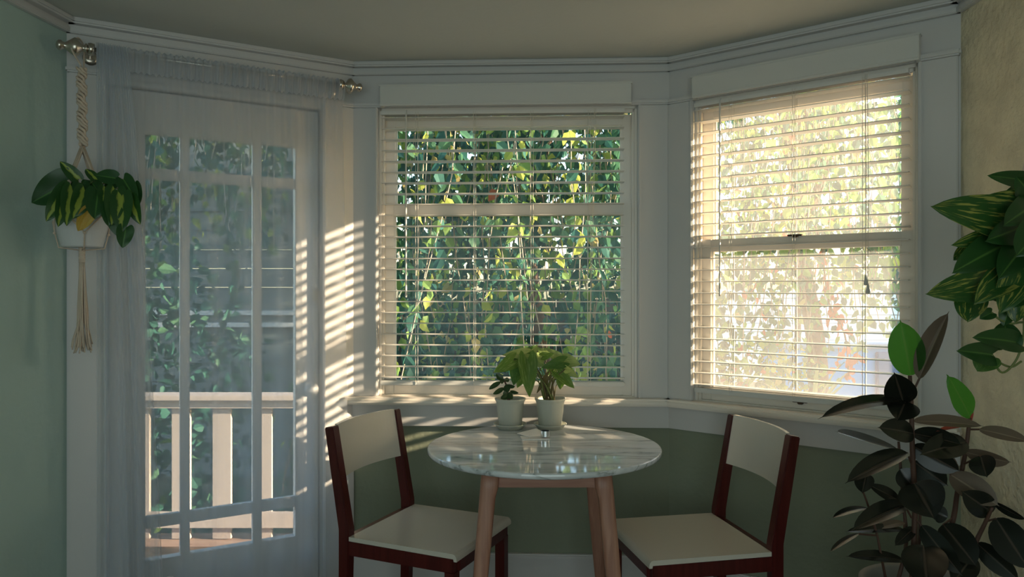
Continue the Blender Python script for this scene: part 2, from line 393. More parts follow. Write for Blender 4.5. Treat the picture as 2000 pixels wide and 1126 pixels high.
# ------------------------------------------------------------------ sash windows
def sash_window(name, W, a, b, zmr0, zmr1, latches):
    r = bpy.data.objects.new(name, None); C.objects.link(r); r['kind'] = 'structure'; r.location = W.p(a, ZSILL, -0.05)
    bm = bmesh.new()                                       # jambs and head lining the opening
    W.add(bm, a-0.002, a+0.010, ZSILL, ZHEAD, -T, -0.002); W.add(bm, b-0.010, b+0.002, ZSILL, ZHEAD, -T, -0.002)
    W.add(bm, a, b, ZHEAD-0.012, ZHEAD+0.002, -T, -0.002); W.add(bm, a, b, ZSILL-0.02, ZSILL+0.004, -T-0.03, -0.01)
    obj('window_frame', bm, M['paint_gloss'], r)
    bm = bmesh.new()                                       # inner stops
    W.add(bm, a+0.010, a+0.020, ZSILL, ZHEAD-0.012, -0.025, -0.010, 0.002); W.add(bm, b-0.020, b-0.010, ZSILL, ZHEAD-0.012, -0.025, -0.010, 0.002)
    W.add(bm, a+0.010, b-0.010, ZHEAD-0.026, ZHEAD-0.012, -0.025, -0.010, 0.002)
    obj('window_stop', bm, M['paint_gloss'], r)
    s = 0.048
    def sash(z0, z1, n0, n1, rb, rt, nm):
        A, B = a+0.010, b-0.010; f = bmesh.new()
        W.add(f, A, A+s, z0, z1, n0, n1, 0.002); W.add(f, B-s, B, z0, z1, n0, n1, 0.002)
        W.add(f, A+s, B-s, z0, z0+rb, n0, n1, 0.002); W.add(f, A+s, B-s, z1-rt, z1, n0, n1, 0.002)
        for q in ((A+s, A+s+0.007, z0+rb, z1-rt), (B-s-0.007, B-s, z0+rb, z1-rt)): W.add(f, *q, n0+0.006, n1-0.007)
        o = obj(nm, f, M['paint_gloss'], r)
        obj('pane', W.box(A+s, B-s, z0+rb, z1-rt, (n0+n1)/2-0.002, (n0+n1)/2+0.002), M['glass'] if W is WR else M['clear'], o)
        return o
    sash(zmr0, ZHEAD-0.026, -0.076, -0.052, 0.030, 0.045, 'upper_sash')
    lo = sash(ZSILL+0.004, zmr1, -0.050, -0.026, 0.055, 0.050, 'lower_sash')
    for px, z in latches:
        u_ = W.u(px, -0.04)
        l_ = bmesh.new(); W.add(l_, u_-0.028, u_+0.028, z-0.003, z+0.003, -0.032, -0.012, 0.002); W.add(l_, u_-0.007, u_+0.012, z-0.009, z+0.0, -0.026, -0.008, 0.002)
        obj('sash_lift', l_, M['brass'], lo)
    return r
sash_window('window_1', WC, uC0, uC1, 1.60, 1.65, [(925, 0.880)])
sash_window('window_2', WR, uR0, uR1, 1.435, 1.485, [(1556, 1.487), (1566, 0.858)])

# ------------------------------------------------------------------ venetian blinds
def blind(W, x0, x1, vx0, vx1, zb, zt, nsl, ladders, wand, cords, label, group):
    """slats from zb to zt; photo columns x0..x1; valance vx0..vx1"""
    NS = -0.012
    a, b = W.u(x0, NS), W.u(x1, NS); va, vb = W.u(vx0, 0.055), W.u(vx1, 0.055)
    r = thing('venetian_blind', label, 'blind', W.p(a, ZSILL, 0), group=group)
    bm = W.box(va, vb, ZHEAD-0.004, ZHEAD+0.082, 0.045, 0.057, bevel=0.002)
    W.add(bm, va, va+0.012, ZHEAD-0.004, ZHEAD+0.082, 0.022, 0.046); W.add(bm, vb-0.012, vb, ZHEAD-0.004, ZHEAD+0.082, 0.022, 0.046)
    W.add(bm, va-0.004, vb+0.004, ZHEAD+0.078, ZHEAD+0.086, 0.022, 0.061, 0.002)
    W.add(bm, va+0.003, vb-0.003, ZHEAD+0.004, ZHEAD+0.010, 0.055, 0.060)
    obj('valance', bm, M['rail'], r)
    obj('headrail', W.box(a, b, ZHEAD-0.030, ZHEAD-0.014, NS-0.022, NS+0.022), M['slat'], r)
    bm = W.box(a, b, zb-0.034, zb-0.014, NS-0.025, NS+0.025, bevel=0.003); obj('bottom_rail', bm, M['rail'], r)
    # one slat, crowned slightly; the rest share its mesh
    s = bmesh.new(); cols = 6; tl = math.radians(1.0)
    def row(uu, dz):
        out = []
        for i in range(cols+1):
            v = (i/cols-0.5)*0.050; h = 0.0022*(1-(v/0.025)**2)
            out.append((uu, v*math.cos(tl), h+v*math.sin(tl)+dz))
        return out
    R = [row(a, 0), row(b, 0), row(a, -0.0026), row(b, -0.0026)]
    V = [[s.verts.new(W.p(u_, z_, NS+n_)) for u_, n_, z_ in rr] for rr in R]
    for i in range(cols):
        s.faces.new((V[0][i], V[0][i+1], V[1][i+1], V[1][i])); s.faces.new((V[2][i], V[3][i], V[3][i+1], V[2][i+1]))
        for p_, q_ in ((0, 2), (1, 3)): s.faces.new((V[p_][i], V[p_][i+1], V[q_][i+1], V[q_][i]))
    for e in (0, cols): s.faces.new((V[0][e], V[1][e], V[3][e], V[2][e]))
    s0 = None; dz = (zt-zb)/(nsl-1)
    for i in range(nsl):
        if s0 is None: o = s0 = obj('slat', s, M['slat'], r)
        else: o = s0.copy(); C.objects.link(o); o.parent = r
        o.location = (0, 0, zb+dz*i+ZSILL-ZSILL)
    for px in ladders:
        bm = bmesh.new()
        for nn in (-0.026, 0.026):
            u_ = W.u(px, NS+nn); uu = W.u(px, NS)
            bm = add_tube(bm, bez([W.p(uu+random.uniform(-.001, .001), z_, NS+nn) for z_ in (ZHEAD-0.02, 1.7, 1.3, 1.0, zb-0.03)], 3), 0.0010, 5)
        for i in range(nsl):
            add_tube(bm, [W.p(uu, zb+dz*i-0.003, NS-0.026), W.p(uu, zb+dz*i-0.003, NS+0.026)], 0.0006, 4)
        obj('ladder_cord', bm, M['cord'], r)
        obj('lift_cord', tube([W.p(uu+0.010, ZHEAD-0.02, NS+0.027), W.p(uu+0.010, zb-0.02, NS+0.027)], 0.0008, 5), M['cord'], r)
    u_ = W.u(wand[0], NS+0.036)
    zt_, zb_ = ZHEAD-0.012, W.z(wand[1], u_, NS+0.036)
    bm = tube([W.p(u_, zt_-0.015, NS+0.036), W.p(u_, zb_+0.05, NS+0.036), W.p(u_, zb_+0.05, NS+0.036), W.p(u_, zb_, NS+0.036)], [0.0036, 0.0036, 0.0046, 0.0046], 6)
    add_tube(bm, [W.p(u_, zt_-0.015, NS+0.036), W.p(u_, zt_, NS+0.026)], 0.0018, 5)
    obj('tilt_wand', bm, M['rail'], r, smooth=False)
    for px, pe, py, ts in cords:
        u0_, u1_ = W.u(px, NS+0.034), W.u(pe, NS+0.034); ze = W.z(py, u1_, NS+0.034)
        c = obj('pull_cord', tube(bez([W.p(u0_, ZHEAD-0.015, NS+0.034), W.p((u0_+u1_)/2+0.002, (ZHEAD+ze)/2, NS+0.034), W.p(u1_, ze, NS+0.034)], 5), 0.0010, 5), M['cord'], r)
        if ts:
            obj('tassel', add_lathe(bmesh.new(), [(0, 0.038), (0.003, 0.036), (0.005, 0.022), (0.0085, 0.006), (0.006, 0), (0, 0)], W.p(u1_, ze-0.036, NS+0.034), (0, 0, 1), 12), M['rail'], c, smooth=True)
    return r
zbC = EYE-(737-CY)*3.15/F; ztC = 2.012
blind(WC, 745, 1219, 742, 1233, zbC, ztC, 25, [814, 926, 1037, 1148], (793, 580), [(1164, 1152, 668, False), (1161, 1150, 672, False)],
      'white slatted blind in front of the middle window, behind the two potted plants', None)
zbR = WR.z(749, WR.u(1362), 0); ztR = 2.012
blind(WR, 1360, 1777, 1351, 1795, zbR, ztR, 25, [1429, 1552, 1688], (1406, 578), [(1690, 1691, 537, True), (1694, 1695, 553, True)],
      'white slatted blind on the sunlit window beside the rubber plant', None)

# ------------------------------------------------------------------ curtain rod and sheers
RN = 0.12; RZ = 2.115
rod = thing('curtain_rod', 'brushed nickel curtain rod with turned finials above the glazed door', 'curtain rod', WL.p(WL.L/2, RZ, RN))
ra, rb = WL.u(186, RN), WL.u(663, RN)
tv = Vector((WL.t.x, WL.t.y, 0))
obj('rod', tube([WL.p(ra-0.03, RZ, RN), WL.p(rb+0.012, RZ, RN)], 0.008, 12), M['nickel'], rod, smooth=True)
fin = [(0.009, 0), (0.014, 0.003), (0.014, 0.008), (0.009, 0.012), (0.010, 0.02), (0.024, 0.032), (0.026, 0.042), (0.018, 0.056), (0.009, 0.072), (0.010, 0.078), (0.014, 0.084), (0.014, 0.092), (0.008, 0.099), (0, 0.101)]
fl = [(r_*1.25, h_*0.95) for r_, h_ in fin]
obj('finial', add_lathe(bmesh.new(), fl, WL.p(ra-0.022, RZ, RN), -tv, 20), M['nickel'], rod, smooth=True)
obj('finial', add_lathe(bmesh.new(), [(r_*1.25, h_*0.85) for r_, h_ in fin], WL.p(rb+0.010, RZ, RN), tv, 20), M['nickel'], rod, smooth=True)
for uu in (ra-0.012, rb+0.004):
    bm = tube([WL.p(uu, RZ, 0.006), WL.p(uu, RZ, RN-0.006)], 0.006, 8)
    add_lathe(bm, [(0, 0), (0.026, 0), (0.026, 0.005), (0.012, 0.010), (0, 0.010)], WL.p(uu, RZ, 0.0), (WL.n.x, WL.n.y, 0), 16)
    add_lathe(bm, [(0.008, -0.010), (0.020, -0.010), (0.022, 0), (0.020, 0.010), (0.008, 0.010)], WL.p(uu, RZ, RN), tv, 16)
    obj('bracket', bm, M['nickel'], rod, smooth=True)

def curtain(name, label, ua, ub_top, ub_bot, n0, amp, freq, seed, ztop, zbot, m, group):
    rn = random.Random(seed); bm = bmesh.new(); NU, NV = 240, 44
    ph = [rn.uniform(0, 6.28) for _ in range(6)]
    rows = []
    for j in range(NV+1):
        v = j/NV; z = ztop+(zbot-ztop)*v; row = []
        drop = ztop-z
        for i in range(NU+1):
            s = i/NU
            ub = ub_top+(ub_bot-ub_top)*min(1, v**0.75)
            uu = ua+(ub-ua)*s
            x = s*freq
            env = 0.25+0.75*min(1, drop/0.7)
            f = (math.sin(x*6.28+ph[0]+0.5*math.sin(v*3+ph[1]))*0.55+math.sin(x*6.28*0.43+ph[2]+v*0.8)*0.8+math.sin(x*6.28*1.9+ph[3])*0.10*(1-v*0.6))
            small = math.sin(x*6.28*3.3+ph[4])*0.5+math.sin(x*6.28*5.1+ph[5])*0.35
            g = math.copysign(abs(f)**1.25, f)*amp*env+small*0.0035*max(0, 1-drop/0.40)
            if drop < 0.05:                                   # rod sleeve bulges round the rod
                g = g*0.4+0.0
            row.append(bm.verts.new(WL.p(uu, z+(small*0.003 if j == 0 else 0), n0+g)))
        rows.append(row)
    for A, B in zip(rows, rows[1:]):
        for i in range(NU): bm.faces.new((A[i], A[i+1], B[i+1], B[i]))
    o = obj(name, bm, m, None, smooth=True, recalc=False, origin=WL.p((ua+ub_top)/2, zbot, n0))
    prep(o, label, 'curtain', group)
    return o
cn = 0.120
cA = curtain('sheer_curtain', 'gathered sheer white curtain bunched at the hanging pothos end of the rod', WL.u(188, cn), WL.u(246, cn), WL.u(322, cn), cn+0.030, 0.014, 4.2, 3, RZ+0.018, 0.02, M['sheer'], None)
cB = curtain('sheer_curtain', 'wide sheer white curtain hanging over the glazed door, slatted sunlight at its edge', WL.u(205, cn), WL.u(672, cn), WL.u(686, cn), cn-0.028, 0.013, 7.5, 11, RZ+0.018, 0.02, M['sheer'], None)
# sleeve fabric in front of the rod, and hems as parts
def sleeve(parent, ua, ub, f, seed):
    rn = random.Random(seed); bm = bmesh.new(); rows = []
    ph = rn.uniform(0, 6)
    for z, nn in ((RZ+0.022, 0.0), (RZ+0.016, 0.012), (RZ, 0.018), (RZ-0.016, 0.012), (RZ-0.045, 0.008), (RZ-0.06, -0.002)):
        row = []
        for i in range(201):
            s = i/200
            row.append(bm.verts.new(WL.p(ua+(ub-ua)*s, z+0.004*math.sin(s*f*6.28*1.7+ph), RN+nn+0.005*math.sin(s*f*6.28+ph)+0.003*math.sin(s*f*6.28*2.3))))
        rows.append(row)
    for A, B in zip(rows, rows[1:]):
        for i in range(200): bm.faces.new((A[i], A[i+1], B[i+1], B[i]))
    o = obj('rod_sleeve', bm, M['sheer2'], None, smooth=True, recalc=False)
    o.parent = parent; o.matrix_parent_inverse = Matrix.Translation(-parent.location)
sleeve(cA, WL.u(188, RN), WL.u(246, RN), 9, 1); sleeve(cB, WL.u(248, RN), WL.u(672, RN), 24, 2)
def strip(parent, name, ua, ub, z0, z1, nn, m):
    bm = bmesh.new(); rows = []
    for z in (z0, z1):
        rows.append([bm.verts.new(WL.p(ua+(ub-ua)*i/6, z, nn)) for i in range(7)])
    for i in range(6): bm.faces.new((rows[0][i], rows[0][i+1], rows[1][i+1], rows[1][i]))
    o = obj(name, bm, m, None, recalc=False); o.parent = parent; o.matrix_parent_inverse = Matrix.Translation(-parent.location)
strip(cB, 'side_hem', WL.u(628, cn-0.028), WL.u(634, cn-0.028), 0.03, RZ-0.05, cn-0.012, M['sheer2'])

# ------------------------------------------------------------------ leaves of the house plants
def leaf_bm(B, Tp, N, width, kind='oval', fold=0.25, curl=0.10, wave=0.0, rows=12, cols=8):
    """B base, Tp tip, N rough normal of the upper side"""
    B = Vector(B); Tp = Vector(Tp); X = Tp-B; L = X.length; X.normalize()
    N = Vector(N); Z = (N-X*N.dot(X)).normalized(); Y = Z.cross(X)
    bm = bmesh.new(); uvl = bm.loops.layers.uv.new('UVMap'); grid = []; uvs = {}
    for i in range(rows+1):
        t = i/rows; r = []
        if kind == 'rubber': t = (1-math.cos(PI*t))/2*0.6+t*0.4
        if kind == 'oval': hw = math.sin(PI*min(1, t**0.95))**0.62 if 0 < t < 1 else 0.0
        elif kind == 'rubber':
            q = min(1, t/0.94); hw = (math.sin(PI*q**0.95)**0.50 if 0 < q < 1 else 0)
            if t > 0.92: hw = max(hw, 0.07*(1-t)/0.08+0.012)
        elif kind == 'heart': hw = min(1, 0.84+0.9*t)*(1-t**2.8)**0.85+0.03*(1-t)
        else: hw = min(1, 0.80+1.1*t)*(1-t**1.6)**0.9+0.03*(1-t)          # arrow
        if i == 0: hw = {'heart': 0.80, 'arrow': 0.78}.get(kind, 0.12)
        if i == rows: hw = 0.012
        for j in range(cols+1):
            v = j/cols*2-1; w_ = v*hw*width/2
            back = {'heart': 0.17, 'arrow': 0.26}.get(kind, 0)*L*math.sin(0.80*PI*abs(v)**1.25)*(1-t)**3
            x = t*L-back
            z = -abs(v)*hw*width/2*(-fold)-curl*L*(t*t)*1.0+curl*L*t+wave*width*math.sin(t*9+v*2)*abs(v)*0.5
            p = B+X*x+Y*(w_*math.cos(fold*0.8))+Z*z
            vt = bm.verts.new(p); r.append(vt); uvs[vt] = (t, (v+1)/2)
        grid.append(r)
    for A, D in zip(grid, grid[1:]):
        for j in range(cols):
            f = bm.faces.new((A[j], D[j], D[j+1], A[j+1]))
            for lp in f.loops: lp[uvl].uv = uvs[lp.vert]
    return bm

def px_leaf(parent, spec, kind, mats, name='leaf', label=None):
    """spec: base px,py,Z, tip px,py,Z, width in px, roll in degrees, material key[, extras]"""
    bx, by, bZ, tx, ty, tZ, wpx, roll, mk = spec[:9]; ex = spec[9] if len(spec) > 9 else {}
    B, Tp = P(bx, by, bZ), P(tx, ty, tZ); mid = (B+Tp)/2
    view = (Vector((0, 0, EYE))-mid).normalized(); X = (Tp-B).normalized()
    N = view-X*view.dot(X)
    N = Quaternion(X, math.radians(roll))@N.normalized()
    wd = wpx*mid.y/F/max(0.25, abs(math.cos(math.radians(roll))))
    o = obj(name, leaf_bm(B, Tp, N, wd, kind, **ex), mats[mk], parent, smooth=True, recalc=False)
    if label: o['label'] = label
    return o

M['rub_dark'] = leaf_mat('rubber_leaf_dark', (0.014, 0.017, 0.012), (0.07, 0.055, 0.04), 0.04, 0.27, 'vein')
M['rub_brown'] = leaf_mat('rubber_leaf_underside', (0.16, 0.12, 0.085), (0.30, 0.24, 0.17), 0.10, 0.45, 'vein')
M['rub_green'] = leaf_mat('rubber_leaf_young', (0.05, 0.16, 0.03), (0.14, 0.18, 0.06), 0.55, 0.4, 'vein', tcol=(0.10, 0.42, 0.05))
M['rub_pink'] = leaf_mat('rubber_leaf_sheath', (0.50, 0.09, 0.06), None, 0.4, 0.5)
M['po_lime'] = leaf_mat('pothos_leaf_lime_striped', (0.030, 0.105, 0.022), (0.36, 0.46, 0.07), 0.25, 0.35, 'stripe')
M['po_green'] = leaf_mat('pothos_leaf_green', (0.022, 0.085, 0.020), (0.08, 0.22, 0.04), 0.20, 0.35, 'vein')
M['po_yellow'] = leaf_mat('pothos_leaf_yellowed', (0.58, 0.36, 0.05), (0.62, 0.46, 0.09), 0.3, 0.5, 'fleck')
M['gold'] = leaf_mat('golden_pothos_leaf', (0.030, 0.105, 0.022), (0.34, 0.36, 0.08), 0.22, 0.35, 'fleck')
M['gold_dark'] = leaf_mat('golden_pothos_leaf_green', (0.022, 0.08, 0.018), (0.09, 0.20, 0.04), 0.18, 0.35, 'vein')
M['syn'] = leaf_mat('arrowhead_leaf', (0.15, 0.28, 0.05), (0.30, 0.42, 0.12), 0.55, 0.45, 'fleck')
M['syn_pale'] = leaf_mat('arrowhead_leaf_pale', (0.36, 0.46, 0.17), (0.22, 0.36, 0.09), 0.5, 0.45, 'fleck')
M['syn_dark'] = leaf_mat('arrowhead_leaf_deep', (0.08, 0.19, 0.04), (0.16, 0.28, 0.07), 0.45, 0.45, 'fleck')
M['jade'] = leaf_mat('small_plant_leaf', (0.04, 0.085, 0.03), (0.08, 0.14, 0.05), 0.1, 0.4, 'vein')

# ------------------------------------------------------------------ table
TX, TY, TR, TZ = 0.110, 2.564, 0.400, 0.745
tb = thing('round_table', 'round white marble pedestal table on light oak legs between the two chairs', 'table', (TX, TY, 0))
tb['label'] = 'round dining table with a white marble top and splayed light oak legs'
bm = bmesh.new()
add_lathe(bm, [(0, -0.019), (TR-0.006, -0.019), (TR-0.002, -0.017), (TR, -0.012), (TR, -0.004), (TR-0.002, -0.001), (TR-0.005, 0), (0, 0)], (TX, TY, TZ), seg=128)
top = obj('tabletop', bm, M['marble'], tb)
for p in top.data.polygons: p.use_smooth = abs(p.normal.z) < 0.9
hz0, hz1 = TZ-0.019-0.072, TZ-0.019
for sy in (-1, 1):
    obj('apron', box(TX-0.160, TX+0.160, TY+sy*0.20-0.011, TY+sy*0.20+0.011, hz0, hz1, bevel=0.003), M['oakx'], tb)
for sx in (-1, 1):
    obj('apron', box(TX+sx*0.170-0.011, TX+sx*0.170+0.011, TY-0.19, TY+0.19, hz0, hz1, bevel=0.003), M['oakx'], tb)
for sx in (-1, 1):
    for sy in (-1, 1):
        bm = bmesh.new(); rings = []
        for z, sz in ((hz1, 0.029), (hz0, 0.029), (hz0-0.03, 0.026), (hz0-0.07, 0.0255), (0.45, 0.025), (0.2, 0.021), (0.0, 0.016)):
            k_ = (hz1-z)/hz1
            cx, cy = TX+sx*(0.176+0.062*k_), TY+sy*(0.205+0.055*k_)
            if z < hz0-0.001: cx += sx*0.003
            ring = []
            for a in range(16):
                th = 2*PI*a/16; c_, s_ = math.cos(th), math.sin(th)
                e = 0.55
                ring.append(bm.verts.new((cx+math.copysign(abs(c_)**e, c_)*sz, cy+math.copysign(abs(s_)**e, s_)*sz*0.8, z)))
            rings.append(ring)
        for A, D in zip(rings, rings[1:]):
            for a in range(16): bm.faces.new((A[a], A[(a+1) % 16], D[(a+1) % 16], D[a]))
        bm.faces.new(rings[0]); bm.faces.new(rings[-1][::-1])
        obj('leg', bm, M['oak'], tb, smooth=True)

# ------------------------------------------------------------------ chairs (local: +x forward, origin under the seat)
def make_chair():
    r = thing('dining_chair', 'maroon framed dining chair with cream seat on the curtain side of the table', 'chair', group='cream and maroon dining chairs')
    SH = 0.450; hx, hy = 0.205, 0.210
    # seat: thin cream shell whose front edge rolls down
    bm = bmesh.new(); prof = []
    prof += [(-hx, 0), (hx-0.016, 0)]
    for k_ in range(1, 6):
        a = k_/5*PI/2; prof.append((hx-0.016+0.016*math.sin(a), -0.016+0.016*math.cos(a)))
    prof.append((hx, -0.024))
    inner = [(hx-0.010, -0.024), (hx-0.012, -0.016), (-hx, -0.014)]
    loop = prof+inner
    A = [bm.verts.new((x, -hy, SH+z)) for x, z in loop]; B = [bm.verts.new((x, hy, SH+z)) for x, z in loop]
    for i in range(len(loop)):
        j = (i+1) % len(loop); bm.faces.new((A[i], A[j], B[j], B[i]))
    bm.faces.new(A[::-1]); bm.faces.new(B)
    obj('seat', bm, M['laminate'], r, local=True)
    zt = SH-0.014; zb = zt-0.050
    obj('seat_rail', box(hx-0.040, hx-0.004, -hy+0.03, hy-0.03, zb, zt-0.004, bevel=0.003), M['maroon'], r, local=True)
    obj('seat_rail', box(-hx-0.030, -hx+0.0, -hy+0.03, hy-0.03, zb, zt+0.010, bevel=0.003), M['maroon'], r, local=True)
    for s in (-1, 1):
        y0, y1 = sorted((s*(hy-0.002), s*(hy-0.034)))
        obj('side_rail', box(-hx-0.006, hx-0.012, y0, y1, zb, zt, bevel=0.003), M['maroon'], r, local=True)
        y0, y1 = sorted((s*(hy-0.002), s*(hy-0.042)))
        obj('leg', box(hx-0.046, hx-0.010, y0, y1, 0, zb+0.004, bevel=0.003), M['maroon'], r, local=True)
        # rear post: vertical to the seat, then leaning back
        bm = bmesh.new(); w_ = 0.037; y0, y1 = sorted((s*(hy+0.002), s*(hy-0.034)))
        rings = []
        for z, x, ww in ((0, -hx-0.046, 0.032), (0.36, -hx-0.042, 0.040), (0.47, -hx-0.042, 0.042), (0.81, -hx-0.100, 0.034)):
            rings.append([bm.verts.new(q) for q in ((x, y0, z), (x+ww, y0, z+(0.006 if z > .8 else 0)), (x+ww, y1, z+(0.006 if z > .8 else 0)), (x, y1, z))])
        for P_, Q_ in zip(rings, rings[1:]):
            for k_ in range(4): bm.faces.new((P_[k_], P_[(k_+1) % 4], Q_[(k_+1) % 4], Q_[k_]))
        bm.faces.new(rings[0][::-1]); bm.faces.new(rings[-1])
        bmesh.ops.bevel(bm, geom=[e for e in bm.edges], offset=0.003, segments=2, affect='EDGES')
        obj('rear_post', bm, M['maroon'], r, local=True)
    # curved back panel between the posts
    bm = bmesh.new(); NY, NZ = 20, 6; th = 0.012; G = []
    for side in (0, 1):
        g = []
        for j in range(NZ+1):
            z = 0.640+0.178*j/NZ; row = []
            for i in range(NY+1):
                s = i/NY*2-1; y = s*(hy-0.034)
                xc = -hx-0.034-(z-0.47)*0.170/1.0+0.022
                x = xc-0.030*(1-s*s)-th*side
                row.append(bm.verts.new((x, y, z)))
            g.append(row)
        G.append(g)
    for side in (0, 1):
        for j in range(NZ):
            for i in range(NY): bm.faces.new((G[side][j][i], G[side][j][i+1], G[side][j+1][i+1], G[side][j+1][i]))
    for i in range(NY):
        for j in (0, NZ): bm.faces.new((G[0][j][i], G[0][j][i+1], G[1][j][i+1], G[1][j][i]))
    for j in range(NZ):
        for i in (0, NY): bm.faces.new((G[0][j][i], G[0][j+1][i], G[1][j+1][i], G[1][j][i]))
    obj('backrest', bm, M['laminate'], r, local=True)
    return r
ch = make_chair(); ch.location = (-0.276, 2.604, 0); ch.rotation_euler = (0, 0, math.radians(-24))
c2 = ch.copy(); C.objects.link(c2)
for p_ in list(ch.children):
    q_ = p_.copy(); C.objects.link(q_); q_.parent = c2
c2.location = (0.582, 2.521, 0); c2.rotation_euler = (0, 0, math.radians(191))
c2['label'] = 'maroon framed dining chair with cream seat on the rubber plant side of the table'

# ------------------------------------------------------------------ potted plants on the table
def small_pot(px, Y, name, label, cat, grp=None):
    c = P(px, 563, Y); c.z = TZ
    r = thing(name, label, cat, tuple(c), group=grp)
    obj('saucer', add_lathe(bmesh.new(), [(0, 0), (0.046, 0), (0.059, 0.016), (0.064, 0.019), (0.063, 0.022), (0.056, 0.018), (0.043, 0.006), (0, 0.006)], c, seg=48), M['pot'], r, smooth=True)
    z0 = 0.006
    obj('pot', add_lathe(bmesh.new(), [(0, z0), (0.041, z0), (0.044, z0+0.006), (0.053, 0.098), (0.055, 0.106), (0.059, 0.112), (0.060, 0.118), (0.057, 0.119), (0.052, 0.110), (0.050, 0.098), (0, 0.098)], c, seg=48), M['pot'], r, smooth=True)
    obj('soil', add_lathe(bmesh.new(), [(0.0505, 0.094), (0.049, 0.100), (0.02, 0.104), (0, 0.105)], c, seg=24), M['soil'], r, smooth=True)
    return r, c
jp, jc = small_pot(996.5, 2.862, 'potted_seedling', 'small dark leaved plant in a grey-green pot, nearer the curtain', 'potted plant')
jb = Vector((jc.x-0.004, jc.y, TZ+0.10)); apex = P(984, 741, 2.862)
obj('stem', tube(bez([jb, P(991, 765, 2.862), P(989, 752, 2.862), apex], 4), [0.007]*3+[0.0035]*10, 7), M['stem_brown'], jp)
for s_ in [(978,745,2.86,955,760,2.84,10,20,'jade'), (984,757,2.86,963,769,2.83,10,-15,'jade'), (982,742,2.86,969,729,2.86,13,10,'jade'), (984,746,2.86,976,741,2.83,10,0,'jade'),
           (990,750,2.86,992,766,2.83,14,10,'jade'), (990,752,2.86,1006,754,2.84,8,40,'jade'), (996,763,2.86,1013,767,2.85,7,30,'jade'), (990,765,2.86,982,769,2.82,9,0,'jade'),
           (993,766,2.86,1001,779,2.83,12,10,'jade'), (990,762,2.86,984,756,2.88,10,0,'jade'), (994,772,2.86,978,778,2.84,12,10,'jade'), (986,744,2.86,994,739,2.88,10,0,'jade')]:
    px_leaf(jp, s_, 'oval', M)
sp, scn = small_pot(1074.5, 2.862, 'potted_arrowhead_plant', 'bushy bright green arrowhead plant in a grey-green pot, nearer the middle of the table', 'potted plant')
sp['label'] = 'bushy bright green arrow-leaved plant in a grey-green pot on the table'
SY = [(1028,690,2.84,981,693,2.80,24,12,'syn_pale'), (1003,702,2.80,964,727,2.76,34,-10,'syn'), (1012,716,2.80,1003,752,2.77,34,10,'syn_dark'), (1020,692,2.86,1049,673,2.88,18,20,'syn_dark'),
      (1030,702,2.78,1034,775,2.75,42,-5,'syn'), (1032,700,2.82,1068,716,2.82,22,10,'syn_pale'), (1100,706,2.80,1057,718,2.78,27,5,'syn_dark'), (1093,700,2.86,1060,678,2.88,22,10,'syn_pale'),
      (1103,703,2.84,1134,712,2.82,30,-10,'syn_pale'), (1100,716,2.84,1130,737,2.82,24,8,'syn_pale'), (1090,727,2.82,1122,758,2.80,28,-12,'syn'), (1096,742,2.86,1094,760,2.85,20,10,'syn'),
      (1048,708,2.88,1056,685,2.90,30,0,'syn_pale'), (1022,731,2.86,1010,757,2.85,24,5,'syn'), (1016,705,2.86,1032,722,2.84,20,15,'syn_dark'), (1064,692,2.88,1045,676,2.89,14,20,'syn_pale'),
      (1072,722,2.88,1092,714,2.90,22,0,'syn'), (1040,688,2.86,1050,672,2.86,12,40,'syn_pale'), (1010,700,2.84,988,712,2.83,20,30,'syn_dark'), (1104,720,2.80,1119,722,2.78,18,20,'syn_pale'),
      (1070,735,2.84,1048,768,2.86,14,30,'stem_leaf'), (1060,695,2.80,1082,690,2.78,18,15,'syn')]
M['stem_leaf'] = leaf_mat('furled_leaf', (0.16, 0.13, 0.05), (0.2, 0.16, 0.06), 0.2, 0.5, 'vein')
M['syn_stem'] = mat('reddish_green_stem', (0.13, 0.10, 0.045), 0.5)
for i, s_ in enumerate(SY):
    px_leaf(sp, (*s_[:9], dict(wave=0.05, fold=0.22)), 'arrow', M)
    if i not in (20,):
        b0 = Vector((scn.x+random.uniform(-.020, .020), scn.y+random.uniform(-.015, .015), TZ+0.10)); b1 = P(*s_[:3])
        mid = b0.lerp(b1, 0.55)+Vector((0, 0, 0.015)); mid.x = b0.x+(b1.x-b0.x)*0.35
        obj('stem', tube(bez([b0, mid, b1], 5), [0.0030]*4+[0.0020]*7, 6), M['syn_stem'] if i % 2 else M['stem'], sp)

# papers and the little tin
def rot_box(c, sx, sy, z0, z1, ang, bevel=0.0):
    bm = box(-sx/2, sx/2, -sy/2, sy/2, 0, z1-z0, bevel=bevel); bmesh.ops.rotate(bm, verts=bm.verts[:], cent=(0, 0, 0), matrix=Matrix.Rotation(ang, 3, 'Z'))
    bmesh.ops.translate(bm, verts=bm.verts[:], vec=(c.x, c.y, z0)); return bm
def at_table(px, py, z=TZ):
    Y = (EYE-z)*F/(py-CY); return Vector(((px-CX)*Y/F, Y, z))
q = at_table(1045, 855)
o = obj('paper_leaflet', rot_box(q, 0.100, 0.060, TZ, TZ+0.0030, 0.10), M['paper'], origin=(q.x, q.y, TZ)); prep(o, 'lower folded white paper lying on the marble', 'paper')
q2 = at_table(1040, 849); bm = rot_box(q2, 0.088, 0.072, TZ+0.0036, TZ+0.0058, 0.62)
for v in bm.verts: v.co.z += max(0, (v.co.y-q2.y))*0.16
o = obj('paper_leaflet', bm, M['paper'], origin=(q2.x, q2.y, TZ+.0024)); prep(o, 'upper white paper fanned over the other one', 'paper')
q3 = at_table(1065, 853, TZ+0.0046)
bm = bmesh.new(); q3.z = TZ+0.0060
add_lathe(bm, [(0, 0), (0.0155, 0), (0.0165, 0.002), (0.0165, 0.022), (0.0150, 0.022), (0.0150, 0.003), (0, 0.003)], q3, seg=32)
